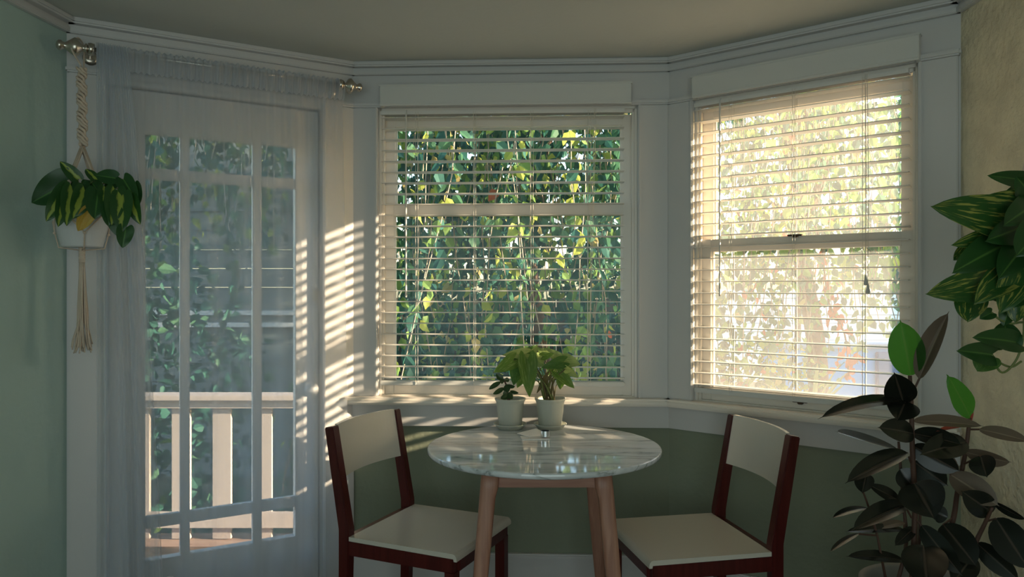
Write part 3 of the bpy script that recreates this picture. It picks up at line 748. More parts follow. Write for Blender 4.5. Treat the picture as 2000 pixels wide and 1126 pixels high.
o = obj('tealight_tin', bm, M['tin'], smooth=False, origin=tuple(q3)); prep(o, 'small shiny silver tin standing on the papers', 'tin')

# ------------------------------------------------------------------ rubber plant
RZ0 = 2.10; pc = Vector((1.135, 2.06, 0))
rp = thing('rubber_plant', 'tall dark leaved rubber plant in a grey pot in the corner by the cream wall', 'potted plant', tuple(pc))
M['grey_pot'] = mat('grey_pot', (0.30, 0.29, 0.26), 0.6)
obj('pot', add_lathe(bmesh.new(), [(0, 0), (0.105, 0), (0.115, 0.01), (0.150, 0.425), (0.158, 0.440), (0.158, 0.465), (0.150, 0.470), (0.138, 0.462), (0.134, 0.42), (0, 0.42)], pc, seg=48), M['grey_pot'], rp, smooth=True)
obj('soil', add_lathe(bmesh.new(), [(0.136, 0.41), (0.13, 0.425), (0.05, 0.435), (0, 0.436)], pc, seg=24), M['soil'], rp, smooth=True)
def pot_pt(dx, dy): return pc+Vector((dx, dy, 0.425))
stems = [([pot_pt(-0.01, 0.03), P(1787,1000,2.08), P(1782,880,2.05), P(1780,790,2.04), P(1777,733,2.04)], 0.0075),
         ([pot_pt(0.06, 0.05), P(1860,1020,2.10), P(1870,960,2.08), P(1886,880,2.06), P(1894,815,2.05)], 0.007),
         ([pot_pt(-0.07, 0.04), P(1722,1090,2.05), P(1712,1040,2.04), P(1695,985,2.03), P(1684,955,2.02)], 0.0035),
         ([pot_pt(-0.04, 0.06), P(1770,1060,2.12), P(1764,980,2.12), P(1758,900,2.12), P(1755,862,2.12)], 0.005),
         ([pot_pt(0.09, 0.0), P(1903,1065,2.02), P(1922,1025,2.0), P(1938,990,1.98)], 0.006),
         ([pot_pt(0.01, 0.06), P(1795,1060,2.14), P(1797,1000,2.15)], 0.005)]
for pts, r0 in stems:
    b_ = bez(pts, 6); obj('stem', tube(b_, [r0*(1.15-0.45*i/len(b_)) for i in range(len(b_))], 8), M['stem_brown'], rp, smooth=True)
RL = [(1779,732,2.04,1758,624,2.02,66,4,'rub_green'), (1796,738,2.03,1854,607,1.98,46,-20,'rub_brown',dict(fold=0.75,curl=0.12)), (1765,786,2.04,1746,726,1.96,60,0,'rub_dark'),
      (1778,786,2.04,1597,818,1.92,26,48,'rub_dark',dict(curl=0.30)), (1768,784,2.02,1752,822,1.93,62,0,'rub_dark'), (1784,846,2.03,1714,834,1.94,46,15,'rub_dark'),
      (1784,822,2.05,1922,832,1.98,24,-52,'rub_brown',dict(curl=0.10)), (1893,829,2.06,1828,842,2.03,9,50,'rub_pink'), (1895,814,2.05,1850,731,2.02,40,18,'rub_green',dict(wave=0.15)),
      (1913,838,2.04,2012,862,1.95,26,-35,'rub_brown'), (1886,882,2.05,1976,902,1.96,30,35,'rub_brown'), (1915,890,2.0,1928,932,1.95,48,10,'rub_dark'),
      (1752,876,2.10,1631,842,2.0,16,74,'rub_dark',dict(curl=-0.06)), (1772,884,2.02,1650,944,1.90,40,30,'rub_dark',dict(fold=0.5,curl=0.14)), (1692,925,2.02,1684,963,1.98,36,10,'rub_dark'),
      (1757,978,2.10,1694,945,2.04,25,20,'rub_dark'), (1772,985,2.04,1662,1036,1.93,40,28,'rub_dark',dict(fold=0.5,curl=0.16)), (1695,992,2.03,1624,1012,1.97,14,50,'rub_dark',dict(curl=0.2)),
      (1766,1034,2.10,1650,1038,2.0,18,45,'rub_dark'), (1677,1042,2.03,1620,1078,1.98,12,45,'rub_dark',dict(curl=0.15)), (1766,1094,2.08,1651,1086,1.98,22,38,'rub_dark',dict(curl=0.14)),
      (1786,944,2.02,1826,1014,1.92,88,-5,'rub_dark',dict(fold=0.4)), (1887,862,2.05,1796,888,1.96,52,15,'rub_dark'), (1856,926,2.06,1952,988,1.97,52,-12,'rub_brown'),
      (1938,1000,2.0,1877,958,1.97,52,0,'rub_dark'), (1940,980,2.0,2005,1014,1.93,16,45,'rub_dark'), (1945,1012,1.98,2012,1114,1.88,66,5,'rub_dark'), (1800,1026,2.06,1880,1124,1.96,44,10,'rub_dark'),
      (1842,1024,2.08,1908,1106,1.98,62,-10,'rub_dark'), (1803,1064,2.04,1812,1150,1.90,84,0,'rub_dark'), (1908,1060,2.04,1992,1134,1.95,42,12,'rub_dark'), (1786,1030,2.1,1747,1066,2.04,24,10,'rub_dark'),
      (1786,902,2.08,1852,948,2.02,56,10,'rub_dark'), (1758,916,2.10,1786,954,2.08,44,-10,'rub_dark'), (1826,1000,2.10,1852,1010,2.08,34,0,'rub_dark'), (1766,1020,2.10,1712,1032,2.06,16,45,'rub_brown'),
      (1783,870,2.06,1876,920,2.0,48,20,'rub_dark'), (1870,905,2.08,1812,905,2.04,40,20,'rub_brown'), (1782,846,2.06,1880,868,1.99,36,-35,'rub_dark'), (1900,1085,2.02,1860,1140,1.96,50,0,'rub_dark'),
      (1765,905,2.1,1660,870,2.05,14,60,'rub_dark')][:-1]
for s_ in RL: px_leaf(rp, s_, 'rubber', M)
# petioles joining the blades that stand away from a stem
for a_, b_ in (((1783,765,2.04),(1796,738,2.03)), ((1775,800,2.04),(1765,786,2.04)), ((1893,838,2.06),(1913,838,2.04)), ((1780,1010,2.06),(1766,984,2.04)), ((1762,1000,2.12),(1757,978,2.10)),
               ((1888,870,2.06),(1887,862,2.05)), ((1884,905,2.06),(1915,890,2.0)), ((1766,1010,2.12),(1766,1034,2.1)), ((1780,905,2.06),(1772,884,2.02)), ((1775,1110,2.1),(1766,1094,2.08)),
               ((1713,1045,2.04),(1677,1042,2.03)), ((1700,992,2.03),(1695,992,2.03)), ((1925,1018,2.0),(1945,1012,1.98)), ((1757,890,2.12),(1752,876,2.10)), ((1784,960,2.06),(1786,944,2.02)),
               ((1874,950,2.08),(1856,926,2.06)), ((1786,1010,2.08),(1800,1026,2.06)), ((1862,1010,2.1),(1842,1024,2.08))):
    obj('petiole', tube([P(*a_), P(*b_)], 0.0028, 6), M['stem_brown'], rp)
obj('shoot', add_lathe(bmesh.new(), [(0, 0), (0.004, 0.004), (0.003, 0.02), (0, 0.032)], P(1895, 822, 2.05), (0.3, 0, 1), 8), M['rub_pink'], rp, smooth=True)['label'] = 'pinkish pointed leaf bud'

# ------------------------------------------------------------------ golden pothos hanging at the right edge
gc = Vector((1.325, 1.80, 1.335))
gp = thing('hanging_pothos', 'yellow-flecked trailing pothos at the far right edge above the rubber plant', 'potted plant', tuple(gc))
obj('pot', add_lathe(bmesh.new(), [(0, 0), (0.06, 0), (0.065, 0.005), (0.088, 0.135), (0.092, 0.14), (0.090, 0.145), (0.082, 0.138), (0.08, 0.12), (0, 0.12)], gc, seg=40), M['white_pot'], gp, smooth=True)
obj('soil', add_lathe(bmesh.new(), [(0.080, 0.11), (0.07, 0.124), (0, 0.13)], gc, seg=20), M['soil'], gp)
for k_ in range(3):
    a = 2*PI*k_/3+0.5; rim = gc+Vector((0.090*math.cos(a), 0.090*math.sin(a), 0.14))
    obj('hanging_cord', tube([rim, Vector((gc.x, gc.y, 1.95)), Vector((gc.x, gc.y, ZC-0.03))], 0.002, 6), M['macrame'], gp)
obj('ceiling_hook', add_lathe(bmesh.new(), [(0, 0), (0.004, 0.0), (0.004, 0.02), (0.018, 0.026), (0.018, 0.030), (0, 0.030)], (gc.x, gc.y, ZC-0.031), seg=12), M['brass'], gp)
GL = [(2006,352,1.75,1929,342,1.70,30,0,'gold_dark'), (2004,398,1.72,1900,396,1.66,44,18,'gold'), (1990,432,1.70,1820,402,1.62,74,12,'gold'), (1975,452,1.70,1858,478,1.66,40,-15,'gold'),
      (1892,482,1.74,1862,508,1.74,24,0,'gold'), (1964,476,1.68,1860,532,1.62,62,10,'gold_dark'), (1940,548,1.68,1809,573,1.60,62,-8,'gold'), (1897,584,1.72,1889,628,1.70,50,0,'gold'),
      (1994,520,1.66,1903,592,1.60,60,14,'gold'), (2006,506,1.64,1952,612,1.60,62,-10,'gold'), (1987,588,1.72,1983,629,1.72,32,0,'gold'), (1937,610,1.74,1913,622,1.74,20,0,'gold_dark'),
      (1984,668,1.74,1900,658,1.70,38,30,'gold_dark'), (1968,676,1.76,1962,626,1.78,44,0,'gold_dark'), (1937,692,1.74,1869,684,1.70,40,10,'gold_dark'), (1932,697,1.75,1908,724,1.75,42,10,'syn_dark'),
      (2002,440,1.68,1925,470,1.62,56,-10,'gold_dark'), (2008,470,1.66,1950,545,1.60,56,10,'gold_dark'), (2010,405,1.66,1960,440,1.60,50,0,'gold_dark'), (2004,560,1.64,1962,600,1.62,50,0,'gold_dark'),
      (1990,380,1.78,1950,400,1.76,36,0,'gold_dark'), (1960,520,1.74,1900,560,1.72,50,0,'gold_dark'), (1985,460,1.76,1900,440,1.74,56,0,'gold_dark'), (1975,570,1.74,1925,575,1.72,46,0,'gold'),
      (2015,380,1.7,1985,345,1.66,44,0,'gold_dark'), (2030,450,1.6,1985,500,1.56,60,0,'gold_dark'), (1970,605,1.74,1960,636,1.74,26,0,'gold_dark')]
for s_ in GL: px_leaf(gp, (*s_[:6], s_[6]*1.2, s_[7]*0.6, s_[8], dict(wave=0.08, fold=0.3, curl=0.14)), 'heart', M)
gr = gc+Vector((0, 0, 0.13))
for pts in ([gr, P(2020,420,1.7), P(1990,432,1.70)], [gr, P(2030,560,1.68), P(2002,600,1.72), P(1999,655,1.74), P(1985,702,1.75), P(1957,727,1.75), P(1935,694,1.75)],
            [P(1999,655,1.74), P(1990,680,1.745), P(1970,682,1.75), P(1952,674,1.75)], [gr, P(2025,600,1.7), P(1985,630,1.74), P(1955,625,1.74), P(1937,610,1.74)],
            [P(1995,705,1.76), P(1975,716,1.76), P(1950,706,1.75), P(1937,692,1.74)], [gr, P(2015,340,1.74), P(2006,352,1.75)], [gr, P(2010,500,1.70), P(1964,476,1.68)], [gr, P(2000,540,1.70), P(1940,548,1.68)], [gr, P(1990,520,1.74), P(1897,584,1.72)]):
    obj('stem', tube(bez(pts, 6), 0.0026, 6), M['stem'], gp, smooth=True)

# ------------------------------------------------------------------ macrame hanger and brasil pothos by the rod
HZ = 2.49; hc = P(159, 420, HZ)
mh = thing('macrame_hanger', 'cotton macrame plant hanger with a long tassel on the curtain rod end', 'plant hanger', (hc.x, hc.y, 1.06))
ring_u = WL.u(153, RN); hook = WL.p(ring_u, RZ+0.026, RN)
neck = P(158, 128, HZ+0.02)
obj('hanging_loop', tube(bez([neck, hook+Vector((-0.006, -0.028, -0.04)), hook+Vector((0.0, -0.022, -0.008)), hook+Vector((0, 0.004, 0.006)), hook+Vector((0.004, 0.026, -0.02)), neck+Vector((0.004, 0.01, -0.01))], 6), 0.0032, 7), M['macrame'], mh, smooth=True)
# braided section: three strands twisting
zt_, zb_ = P(158, 132, HZ).z, P(158, 285, HZ).z
for k_ in range(4):
    pts = []
    for i in range(73):
        f_ = i/72; a = f_*2*PI*4.5+k_*PI/2; rr = 0.0105+0.0045*math.sin(f_*2*PI*9+k_)
        pts.append((hc.x+rr*math.cos(a)+0.004*f_, hc.y+rr*math.sin(a)*0.7, zt_+(zb_-zt_)*f_))
    obj('braid', tube(pts, 0.0048, 6), M['macrame'], mh, smooth=True)
split = Vector((hc.x+0.004, hc.y, zb_))
rimz, botz, rt, rbm = P(160, 412, HZ).z, P(160, 483, HZ).z, 0.092, 0.062
pot_c = Vector((hc.x+0.002, hc.y, botz))
ang = [math.radians(a) for a in (-100, -10, 80, 170)]
under = Vector((pot_c.x, pot_c.y, botz-0.010))
for k_, a in enumerate(ang):
    d = Vector((math.cos(a), math.sin(a), 0))
    for off in (-0.0045, 0.0, 0.0045):
        t_ = Vector((-d.y, d.x, 0))*off
        obj('cord', tube([split+t_, pot_c+d*(rt+0.006)+t_+Vector((0, 0, rimz-botz))], 0.0036, 6), M['macrame'], mh, smooth=True)
    # net round the pot: each cord splits to the knots between
    for sg in (-1, 1):
        a2 = a+sg*PI/4; d2 = Vector((math.cos(a2), math.sin(a2), 0)); zk = 0.045
        rk = rbm+(rt-rbm)*zk/(rimz-botz)
        am = a+sg*PI/8; dm = Vector((math.cos(am), math.sin(am), 0)); zm = (rimz-botz+zk)/2; rm = rbm+(rt-rbm)*zm/(rimz-botz)
        pts = [pot_c+d*(rt+0.005)+Vector((0, 0, rimz-botz)), pot_c+dm*(rm+0.006)+Vector((0, 0, zm)), pot_c+d2*(rk+0.005)+Vector((0, 0, zk)), pot_c+d2*(rbm+0.005)+Vector((0, 0, -0.002)), under]
        obj('cord', tube(pts, 0.0022, 6), M['macrame'], mh, smooth=True)
    a2 = a+PI/4; d2 = Vector((math.cos(a2), math.sin(a2), 0))
    bmk = bmesh.new(); bmesh.ops.create_icosphere(bmk, subdivisions=1, radius=0.0055, matrix=Matrix.Translation(pot_c+d2*(rbm+(rt-rbm)*0.045/(rimz-botz)+0.006)+Vector((0, 0, 0.045))))
    obj('knot', bmk, M['macrame'], mh, smooth=True)
wz0, wz1 = P(160, 486, HZ).z, P(160, 512, HZ).z
bm = bmesh.new(); pr = []
for i in range(9):
    z_ = wz1+(wz0-wz1)*i/8; pr += [(0.0085, z_), (0.0105, z_+0.0015), (0.0105, z_+0.0035), (0.0085, z_+0.005)]
add_lathe(bm, pr, (pot_c.x, pot_c.y, 0), seg=14); obj('wrapping', bm, M['macrame'], mh, smooth=True)
bm = bmesh.new(); zb_ = P(160, 690, HZ).z; rnd = random.Random(5)
for k_ in range(46):
    a = rnd.uniform(0, 2*PI); r1 = math.sqrt(rnd.random()); r_t, r_b = 0.008*r1, 0.034*r1
    d = Vector((math.cos(a), math.sin(a), 0)); wob = Vector((rnd.uniform(-.006, .006), rnd.uniform(-.006, .006), 0)); zl = zb_+rnd.uniform(0, 0.03)
    c0 = Vector((pot_c.x, pot_c.y, 0))
    pts = [c0+d*r_t+Vector((0, 0, wz1)), c0+d*(r_t+0.004)+wob*0.5+Vector((0, 0, wz1-0.10)), c0+d*(r_t*0.6+r_b*0.35)+wob+Vector((0, 0, wz1-0.19)), c0+d*(r_b*0.8)-wob*0.5+Vector((0, 0, (zl+0.03))), c0+d*r_b*1.05+Vector((0, 0, zl))]
    add_tube(bm, bez(pts, 3), 0.0024, 5)
o = obj('tassel', bm, M['macrame'], mh, smooth=True); o['kind'] = 'stuff'
bp = thing('potted_pothos', 'lime-striped pothos in a white pot hanging in the macrame', 'potted plant', tuple(pot_c))
obj('pot', add_lathe(bmesh.new(), [(0, 0), (rbm-0.004, 0), (rbm, 0.004), (rt, rimz-botz), (rt-0.005, rimz-botz), (rt-0.010, rimz-botz-0.015), (0, rimz-botz-0.015)], pot_c, seg=48), M['white_pot'], bp, smooth=False)
obj('soil', add_lathe(bmesh.new(), [(rt-0.011, rimz-botz-0.016), (0.03, rimz-botz-0.006), (0, rimz-botz-0.005)], pot_c, seg=20), M['soil'], bp)
BL = [(152,349,2.44,117,315,2.42,26,5,'po_lime'), (142,353,2.44,62,396,2.42,62,14,'po_green'), (134,368,2.40,90,432,2.36,40,8,'po_lime'), (132,372,2.38,113,443,2.34,34,-8,'po_lime'),
      (142,368,2.38,130,441,2.34,36,6,'po_lime'), (166,372,2.37,142,427,2.34,40,-10,'po_lime'), (192,374,2.37,185,428,2.34,46,5,'po_green'), (176,410,2.37,152,451,2.36,30,0,'po_yellow'),
      (226,372,2.38,218,440,2.35,40,-6,'po_lime'), (238,382,2.38,238,455,2.36,42,10,'po_lime'), (256,386,2.40,274,438,2.40,28,20,'po_lime'), (246,444,2.37,239,484,2.36,32,0,'po_green'),
      (241,350,2.42,268,392,2.40,34,0,'po_green'), (226,348,2.42,186,342,2.42,30,15,'po_green'), (186,350,2.42,167,330,2.44,18,20,'po_lime'), (212,402,2.36,212,442,2.35,28,0,'po_green'),
      (120,352,2.46,84,382,2.46,44,0,'po_green'), (176,352,2.44,200,384,2.40,36,0,'po_green'), (150,355,2.48,110,352,2.46,36,20,'po_green'), (205,355,2.48,236,348,2.48,34,20,'po_green'),
      (158,360,2.40,160,398,2.37,32,0,'po_green'), (120,380,2.42,104,410,2.40,30,10,'po_green'), (262,360,2.44,272,400,2.44,24,0,'po_green'), (224,420,2.37,232,462,2.37,30,15,'po_green'), (208,368,2.38,206,410,2.36,32,0,'po_lime')]
for s_ in BL:
    o = px_leaf(bp, (*s_[:9], dict(wave=0.05, fold=0.28, curl=0.14)), 'heart', M)
    if s_[8] == 'po_yellow': o['label'] = 'yellowed leaf'
    b1 = P(*s_[:3]); b0 = pot_c+Vector((random.uniform(-.04, .04), random.uniform(-.04, .02), rimz-botz-0.008))
    obj('stem', tube(bez([b0, b0.lerp(b1, 0.5)+Vector((0, 0, 0.02)), b1], 4), 0.0018, 5), M['stem'], bp)

# the white rounded top at the lower left
vc = P(331, 563, 1.95); vc.z = 0
o = obj('floor_vase', add_lathe(bmesh.new(), [(0, 0), (0.050, 0), (0.055, 0.01), (0.058, 0.20), (0.050, 0.36), (0.034, 0.46), (0.026, 0.500), (0.020, 0.516), (0.010, 0.5265), (0, 0.529)], vc, seg=40), M['white_pot'], origin=tuple(vc), smooth=True)
prep(o, 'white rounded top of a slim object at the bottom edge before the curtain', 'vase')

# ------------------------------------------------------------------ outside: ground, deck, railing
struct('ground', box(-30, 40, 3.9, 45, -0.75, -0.6), M['ground'])
dk = bpy.data.objects.new('deck', None); C.objects.link(dk); prep(dk, 'wooden deck outside the glazed door', 'deck'); dk.location = (-2.5, 3.8, -0.1)
obj('deck_frame', box(-4.5, -0.85, 3.35, 4.22, -0.6, -0.135), M['deck'], dk)
for i in range(15):
    y0 = 2.72+i*0.1005
    x1_ = min(-0.80, -1.60+(y0-2.72)*1.7) if y0 < 3.32 else -0.80
    obj('deck_board', box(-4.5, x1_-0.12, y0, y0+0.094, -0.135, -0.105), M['deck'], dk)
rl = thing('deck_railing', 'pale wooden railing of flat pickets seen through the sheer curtain', 'railing', (-2.0, 4.12, -0.105))
rt_z = 1.285-(769-CY)*4.10/F
obj('top_rail', box(-4.4, -0.86, 4.04, 4.18, rt_z-0.030, rt_z, bevel=0.004), M['railing'], rl)
obj('top_board', box(-4.4, -0.86, 4.08, 4.11, rt_z-0.075, rt_z-0.030), M['railing'], rl)
obj('bottom_rail', box(-4.4, -0.86, 4.08, 4.12, -0.03, 0.05), M['railing'], rl)
p0 = (434-CX)*4.12/F
for i in range(-11, 4):
    x = p0+i*0.226
    if x > -0.95: continue
    obj('picket', box(x-0.050, x+0.050, 4.112, 4.134, -0.10, rt_z-0.034), M['railing'], rl)
for x in (-4.35, -2.62, -0.92): obj('post', box(x-0.045, x+0.045, 4.09, 4.18, -0.105, rt_z-0.031), M['railing'], rl)

struct('added_shade_wall', box(8.0, 8.2, 2.75, 12.0, -0.6, 3.0), M['outer'])  # unseen wall added to shade the lower trees outside
# neighbour's wall behind the deck
nb = thing('neighbour_wall', 'dim grey board-clad wall of the neighbouring building behind the deck', 'building', (-3.6, 7.5, -0.6))
for i in range(25):
    z0 = -0.6+i*0.19
    obj('siding_board', box(-7.0, -1.35, 7.45+0.012*(i % 2), 7.55, z0, z0+0.184), M['siding'], nb)
for z0 in (1.02, 0.90): obj('trim_board', box(-7.0, -1.35, 7.40, 7.449, z0, z0+0.045), M['pale_trim'], nb)

# blue street shade put into a made-up wall's colour; pale house behind
bw = thing('blue_shade_backdrop', 'made-up wall coloured as blue street shade, low behind the spiky plant', 'wall', (5.2, 9.0, -0.6))
obj('wall_face', box(3.1, 9.5, 9.0, 9.2, -0.6, 0.56), M['blue_shade'], bw)
obj('coping', box(3.05, 9.55, 8.95, 9.25, 0.56, 0.62, bevel=0.01), M['pale_blue'], bw)
obj('deep_shade_panel', box(4.40, 5.2, 8.93, 8.999, -0.55, 0.52, bevel=0.01), M['deep_blue_shade'], bw)
ph = thing('pale_blue_house', 'pale blue board-clad house far behind the blue shade backdrop', 'house', (8.0, 15.0, -0.6))
for i in range(11): obj('siding_board', box(4.0, 15.0, 15.0+0.02*(i % 2), 15.2, -0.6+i*0.17, -0.6+i*0.17+0.162), M['pale_blue'], ph)

# ------------------------------------------------------------------ outside: foliage
OL = []
for nm, c_, tr_ in (('a', (0.07, 0.18, 0.105), 0.42), ('b', (0.17, 0.29, 0.08), 0.5), ('c', (0.36, 0.42, 0.09), 0.5), ('d', (0.03, 0.11, 0.09), 0.3), ('e', (0.45, 0.12, 0.06), 0.4), ('f', (0.46, 0.38, 0.16), 0.5)):
    OL.append(leaf_mat('tree_leaf_'+nm, c_, None, tr_, 0.55)); OL[-1].node_tree.nodes['Principled BSDF'].inputs['Specular IOR Level'].default_value = 0.2
LV = [(0, 0, 0), (0.30, 0.34, 0.09), (0.30, -0.34, 0.09), (0.66, 0.27, 0.06), (0.66, -0.27, 0.06), (1, 0, -0.10), (0.30, 0, 0), (0.66, 0, -0.02)]
LF = [(0, 6, 1), (0, 2, 6), (1, 6, 7, 3), (6, 2, 4, 7), (3, 7, 5), (7, 4, 5)]
def leaf_proto(m):
    me = bpy.data.meshes.new('leaf'); me.from_pydata([Vector(v) for v in LV], [], LF); me.materials.append(m); return me
PROTO = [leaf_proto(m) for m in OL]
def in_windows(p):
    if p.y < 0.5: return False
    px = CX+p.x/p.y*F; py = CY-(p.z-EYE)/p.y*F
    return (770 < px < 1222 and 240 < py < 740) or (1405 < px < 1775 and 180 < py < 790)
def foliage(root, leaves, twigs, n_single=300):
    """leaves: (pos, dir, normal, size, mat index). The largest seen become single parts, the rest one 'stuff' mesh"""
    vis = sorted((i for i in range(len(leaves)) if in_windows(leaves[i][0])), key=lambda i: -leaves[i][3]/leaves[i][0].y)
    single = set(vis[:n_single])
    V, Fc, MI = [], [], []
    rl_ = Vector(root.location)
    for i, (p, d, nrm, s, mi) in enumerate(leaves):
        X = d.normalized(); Z = nrm-X*nrm.dot(X)
        if Z.length < 1e-4: Z = X.orthogonal()
        Z.normalize(); Y = Z.cross(X)
        if i in single:
            o = bpy.data.objects.new('leaf', PROTO[mi]); C.objects.link(o); o.parent = root
            Mx = Matrix((X, Y, Z)).transposed().to_4x4()
            o.matrix_local = Matrix.Translation(p-rl_)@Mx@Matrix.Diagonal((s, s, s, 1))
        else:
            b0 = len(V); q = p-rl_
            for v in LV: V.append(q+(X*v[0]+Y*v[1]+Z*v[2])*s)
            for f in LF: Fc.append([b0+k for k in f]); MI.append(mi)
    me = bpy.data.meshes.new('foliage'); me.from_pydata(V, [], Fc)
    for m in OL: me.materials.append(m)
    me.polygons.foreach_set('material_index', MI)
    o = bpy.data.objects.new('foliage', me); C.objects.link(o); o.parent = root; o['kind'] = 'stuff'
    if twigs:
        bm = bmesh.new()
        for t_ in twigs: add_tube(bm, t_[0], t_[1], 4, cap=False)
        o = obj('twigs', bm, M['twig'], root, recalc=False); o['kind'] = 'stuff'
def pick(rn, wts):
    return rn.choices(range(6), wts)[0]
def weeping_tree(name, label, base, spots, wts, seed, size=0.078, n_single=300):
    """spots: list of (x, y, ztop, length) for the hanging strands"""
    rn = random.Random(seed); r = thing(name, label, 'tree', base)
    B = Vector(base); leaves = []; twigs = []
    crown = B+Vector((0.15, 0.1, 3.9))
    obj('trunk', tube(bez([B, B+Vector((0.1, 0, 1.2)), B+Vector((-0.05, 0.1, 2.6)), crown], 5), [0.10-0.004*i for i in range(16)], 10), M['bark'], r, smooth=True)
    for k_ in range(5):
        a = k_*1.3; e_ = crown+Vector((1.4*math.cos(a), 0.9*math.sin(a), 0.2))
        obj('branch', tube(bez([B+Vector((0, 0.05, 2.4)), crown.lerp(e_, 0.4)+Vector((0, 0, 0.2)), e_], 5), [0.045-0.003*i for i in range(11)], 7), M['bark'], r, smooth=True)
    for x, y, zt, ln in spots:
        n = max(3, int(ln/0.25)); pts = []; q = Vector((x, y, zt)); dr = Vector((rn.uniform(-.25, .25), rn.uniform(-.2, .2), 0))
        for i in range(n+1):
            pts.append(q.copy()); q += Vector((dr.x*ln/n+rn.uniform(-.03, .03), dr.y*ln/n+rn.uniform(-.03, .03), -ln/n))
        twigs.append((pts, 0.0035))
        nl = int(ln/0.040)
        own = pick(rn, wts)
        for i in range(nl):
            f_ = (i+rn.random())/nl*n; a_ = min(int(f_), n-1); p = pts[a_].lerp(pts[a_+1], f_-a_)
            p = p+Vector((rn.gauss(0, .05), rn.gauss(0, .05), rn.gauss(0, .02)))
            d = Vector((rn.gauss(0, .55), rn.gauss(0, .55), -1)); nrm = Vector((rn.gauss(0, 1), rn.gauss(0, 1), rn.gauss(0, .5)))
            leaves.append((p, d, nrm, size*rn.uniform(0.7, 1.45), own if rn.random() < 0.5 else pick(rn, wts)))
    foliage(r, leaves, twigs, n_single)
    return r
rn = random.Random(77); spots = []
for i in range(90):
    y = rn.uniform(5.5, 6.4); spots.append((rn.uniform(-3.7, -1.7)*y/5.8, y, rn.uniform(2.9, 3.6), rn.uniform(0.8, 1.9)))
weeping_tree('weeping_tree', 'dim overhanging tree seen through the sheer curtain', (-3.3, 6.1, -0.6), spots, (5, 2.0, 1.2, 8, 0.05, 0.3), 13, n_single=0)
rn = random.Random(21)
spots = []
for i in range(210):                                   # middle window tree
    y = rn.uniform(4.5, 6.0); px = rn.uniform(660, 1300); x = (px-CX)*y/F
    if 1045 < px < 1115 and rn.random() < 0.85: continue
    spots.append((x, y, rn.uniform(2.7, 3.9), rn.choice([rn.uniform(0.9, 2.0), rn.uniform(2.0, 3.3)])))
weeping_tree('weeping_tree', 'weeping tree with round green leaves filling the middle window', (0.15, 6.1, -0.6), spots, (7, 3.2, 2.4, 8, 0.06, 0.6), 3)
spots = []
for i in range(150):                                   # right window tree
    y = rn.uniform(4.6, 6.8); px = rn.uniform(1300, 1850); x = (px-CX)*y/F
    zt = rn.uniform(2.4, 4.2); ln = rn.uniform(0.8, 3.2)
    low = 0.2 if px < 1560 else (1.0 if px < 1640 else 1.25)
    if px > 1740 and rn.random() < .4: continue
    ln = min(ln, zt-low+rn.uniform(-.1, .35)); spots.append((x, y, zt, ln))
weeping_tree('leafy_tree', 'sunlit leafy tree with yellow-green leaves behind the window beside the rubber plant', (2.50, 6.3, -0.6), spots, (5, 5, 2.5, 4, 0.12, 1.0), 5, 0.062)

def shrub(name, label, c, rx, ry, rz_, n, size, wts, seed, gap=None, n_single=0, group=None):
    rn = random.Random(seed); r = thing(name, label, 'shrub', (c[0], c[1], -0.6), group=group); leaves = []
    obj('stem', tube([Vector((c[0], c[1], -0.6)), Vector((c[0]+0.1, c[1], c[2]))], [0.06, 0.02], 7), M['bark'], r)
    for i in range(n):
        while True:
            v = Vector((rn.uniform(-1, 1), rn.uniform(-1, 1), rn.uniform(-1, 1)))
            if 0.45 < v.length < 1: break
        p = Vector((c[0]+v.x*rx, c[1]+v.y*ry, c[2]+v.z*rz_))
        if p.z < -0.58: continue
        if gap and gap(p): continue
        leaves.append((p, Vector((rn.gauss(0, 1), rn.gauss(0, 1), rn.gauss(-.4, .7))), Vector((rn.gauss(0, 1), rn.gauss(0, 1), rn.gauss(.3, 1))), size*rn.uniform(.6, 1.4), pick(rn, wts)))
    foliage(r, leaves, [], n_single)
shrub('hedge_shrub', 'dense dark shrub behind the weeping tree on the curtain side', (-0.47, 8.2, 1.1), 0.80, 0.7, 2.4, 2600, 0.13, (3, 1, .3, 9, 0, .2), 31)
shrub('hedge_shrub', 'dense dark shrub behind the weeping tree, middle of the window', (1.25, 8.4, 0.9), 0.78, 0.7, 2.2, 2000, 0.13, (3, 1, .5, 8, 0, .2), 32)
shrub('flowering_shrub', 'low yellow-leaved shrub under the leafy tree', (1.85, 5.6, 0.25), 0.60, 0.5, 0.75, 1800, 0.06, (3, 4, 4, 2, 0.3, 2), 33, n_single=60)
shrub('tall_shrub', 'tall golden shrub rising far behind the leafy tree', (4.2, 11.0, 3.1), 2.6, 0.9, 2.0, 1300, 0.15, (2, 4, 5, 1, .3, 3), 34)
shrub('low_shrub', 'low green shrub at the foot of the middle window', (0.0, 4.75, 0.10), 1.1, 0.35, 0.75, 2200, 0.055, (5, 4, 3, 4, 0, .5), 35, n_single=60)
shrub('dark_shrub', 'dark shrub beyond the deck railing', (-2.75, 4.88, 0.5), 1.2, 0.42, 1.3, 2600, 0.08, (2, .2, 0, 9, 0, 0), 36)

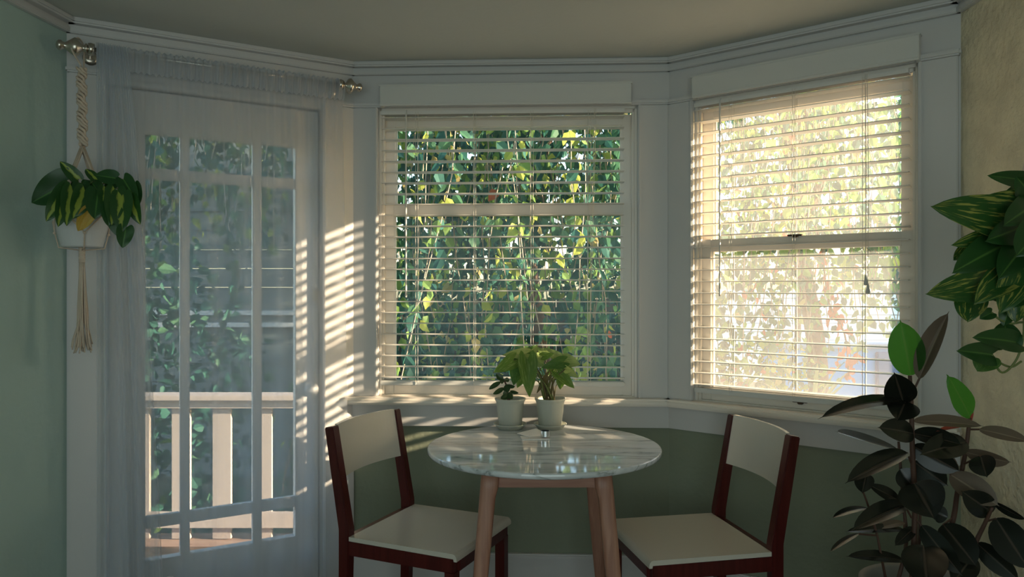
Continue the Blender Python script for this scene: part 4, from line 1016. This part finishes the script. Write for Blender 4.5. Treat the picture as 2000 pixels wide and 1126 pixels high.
# dark board backing added to close bright gaps between the leaves
M['fence'] = wood('dark_fence_boards', (0.05, 0.055, 0.04), (0.09, 0.09, 0.065), 0.8, 'Z', 6)
fn = thing('dark_backing_fence', 'added dark board fence closing bright gaps between leaves of the weeping tree', 'fence', (-1.5, 10.0, -0.6)); b0 = None
for i in range(42):
    if b0 is None: o = b0 = obj('fence_board', box(-6.0, -5.81, 9.985, 10.01, -0.58, 1.15, bevel=0.004), M['fence'], fn)
    else: o = b0.copy(); C.objects.link(o); o.parent = fn
    o.location = (i*0.20, 0.012*(i % 2), 0.01*math.sin(i*2.1))
for z0 in (-0.2, 0.8): obj('fence_rail', box(-6.0, 2.4, 10.03, 10.07, z0, z0+0.09), M['fence'], fn)

# spiky plant
sk = thing('spiky_cordyline', 'spiky plant with long pale sword leaves before the blue shade backdrop', 'plant', (1.97, 4.85, -0.6))
obj('trunk', tube([(1.97, 4.85, -0.6), (1.97, 4.85, 0.45)], [0.06, 0.04], 8), M['bark'], sk)
M['blade'] = leaf_mat('sword_leaf', (0.30, 0.34, 0.16), None, 0.35, 0.4); rn = random.Random(9)
for k_ in range(34):
    a = rn.uniform(0, 2*PI); el = rn.uniform(-0.5, 1.1); L_ = rn.uniform(0.38, 0.62)
    d = Vector((math.cos(a)*math.cos(el), math.sin(a)*math.cos(el), math.sin(el))); b0 = Vector((1.97, 4.85, 0.45))
    obj('leaf', leaf_bm(b0, b0+d*L_, Vector((0, 0, 1)) if abs(d.z) < 0.9 else Vector((0, -1, 0)), 0.032, 'oval', 0.4, 0.12, rows=7, cols=2), M['blade'], sk, recalc=False)
# hanging red leaves near the tree edge
rv = thing('red_vine', 'strand of reddish leaves hanging before the blue shade backdrop', 'vine', (2.35, 5.4, -0.6)); lv = []; rn = random.Random(4)
pts = [Vector((2.25, 5.4, 1.6)), Vector((2.30, 5.4, 1.2)), Vector((2.42, 5.4, 0.95)), Vector((2.45, 5.4, 0.65))]
obj('stem', tube(bez([Vector((2.2, 5.5, -0.6)), Vector((2.1, 5.5, 0.6)), Vector((2.15, 5.4, 1.7))]+pts, 5), 0.006, 6), M['bark'], rv)
for i in range(60):
    f_ = rn.random()*3; a_ = int(f_) if f_ < 3 else 2; p = pts[a_].lerp(pts[a_+1], f_-a_)+Vector((rn.gauss(0, .04), rn.gauss(0, .04), 0))
    lv.append((p, Vector((rn.gauss(0, .5), rn.gauss(0, .5), -1)), Vector((rn.gauss(0, 1), -1, rn.gauss(0, .5))), 0.065*rn.uniform(.7, 1.3), 4))
foliage(rv, lv, [], 110)
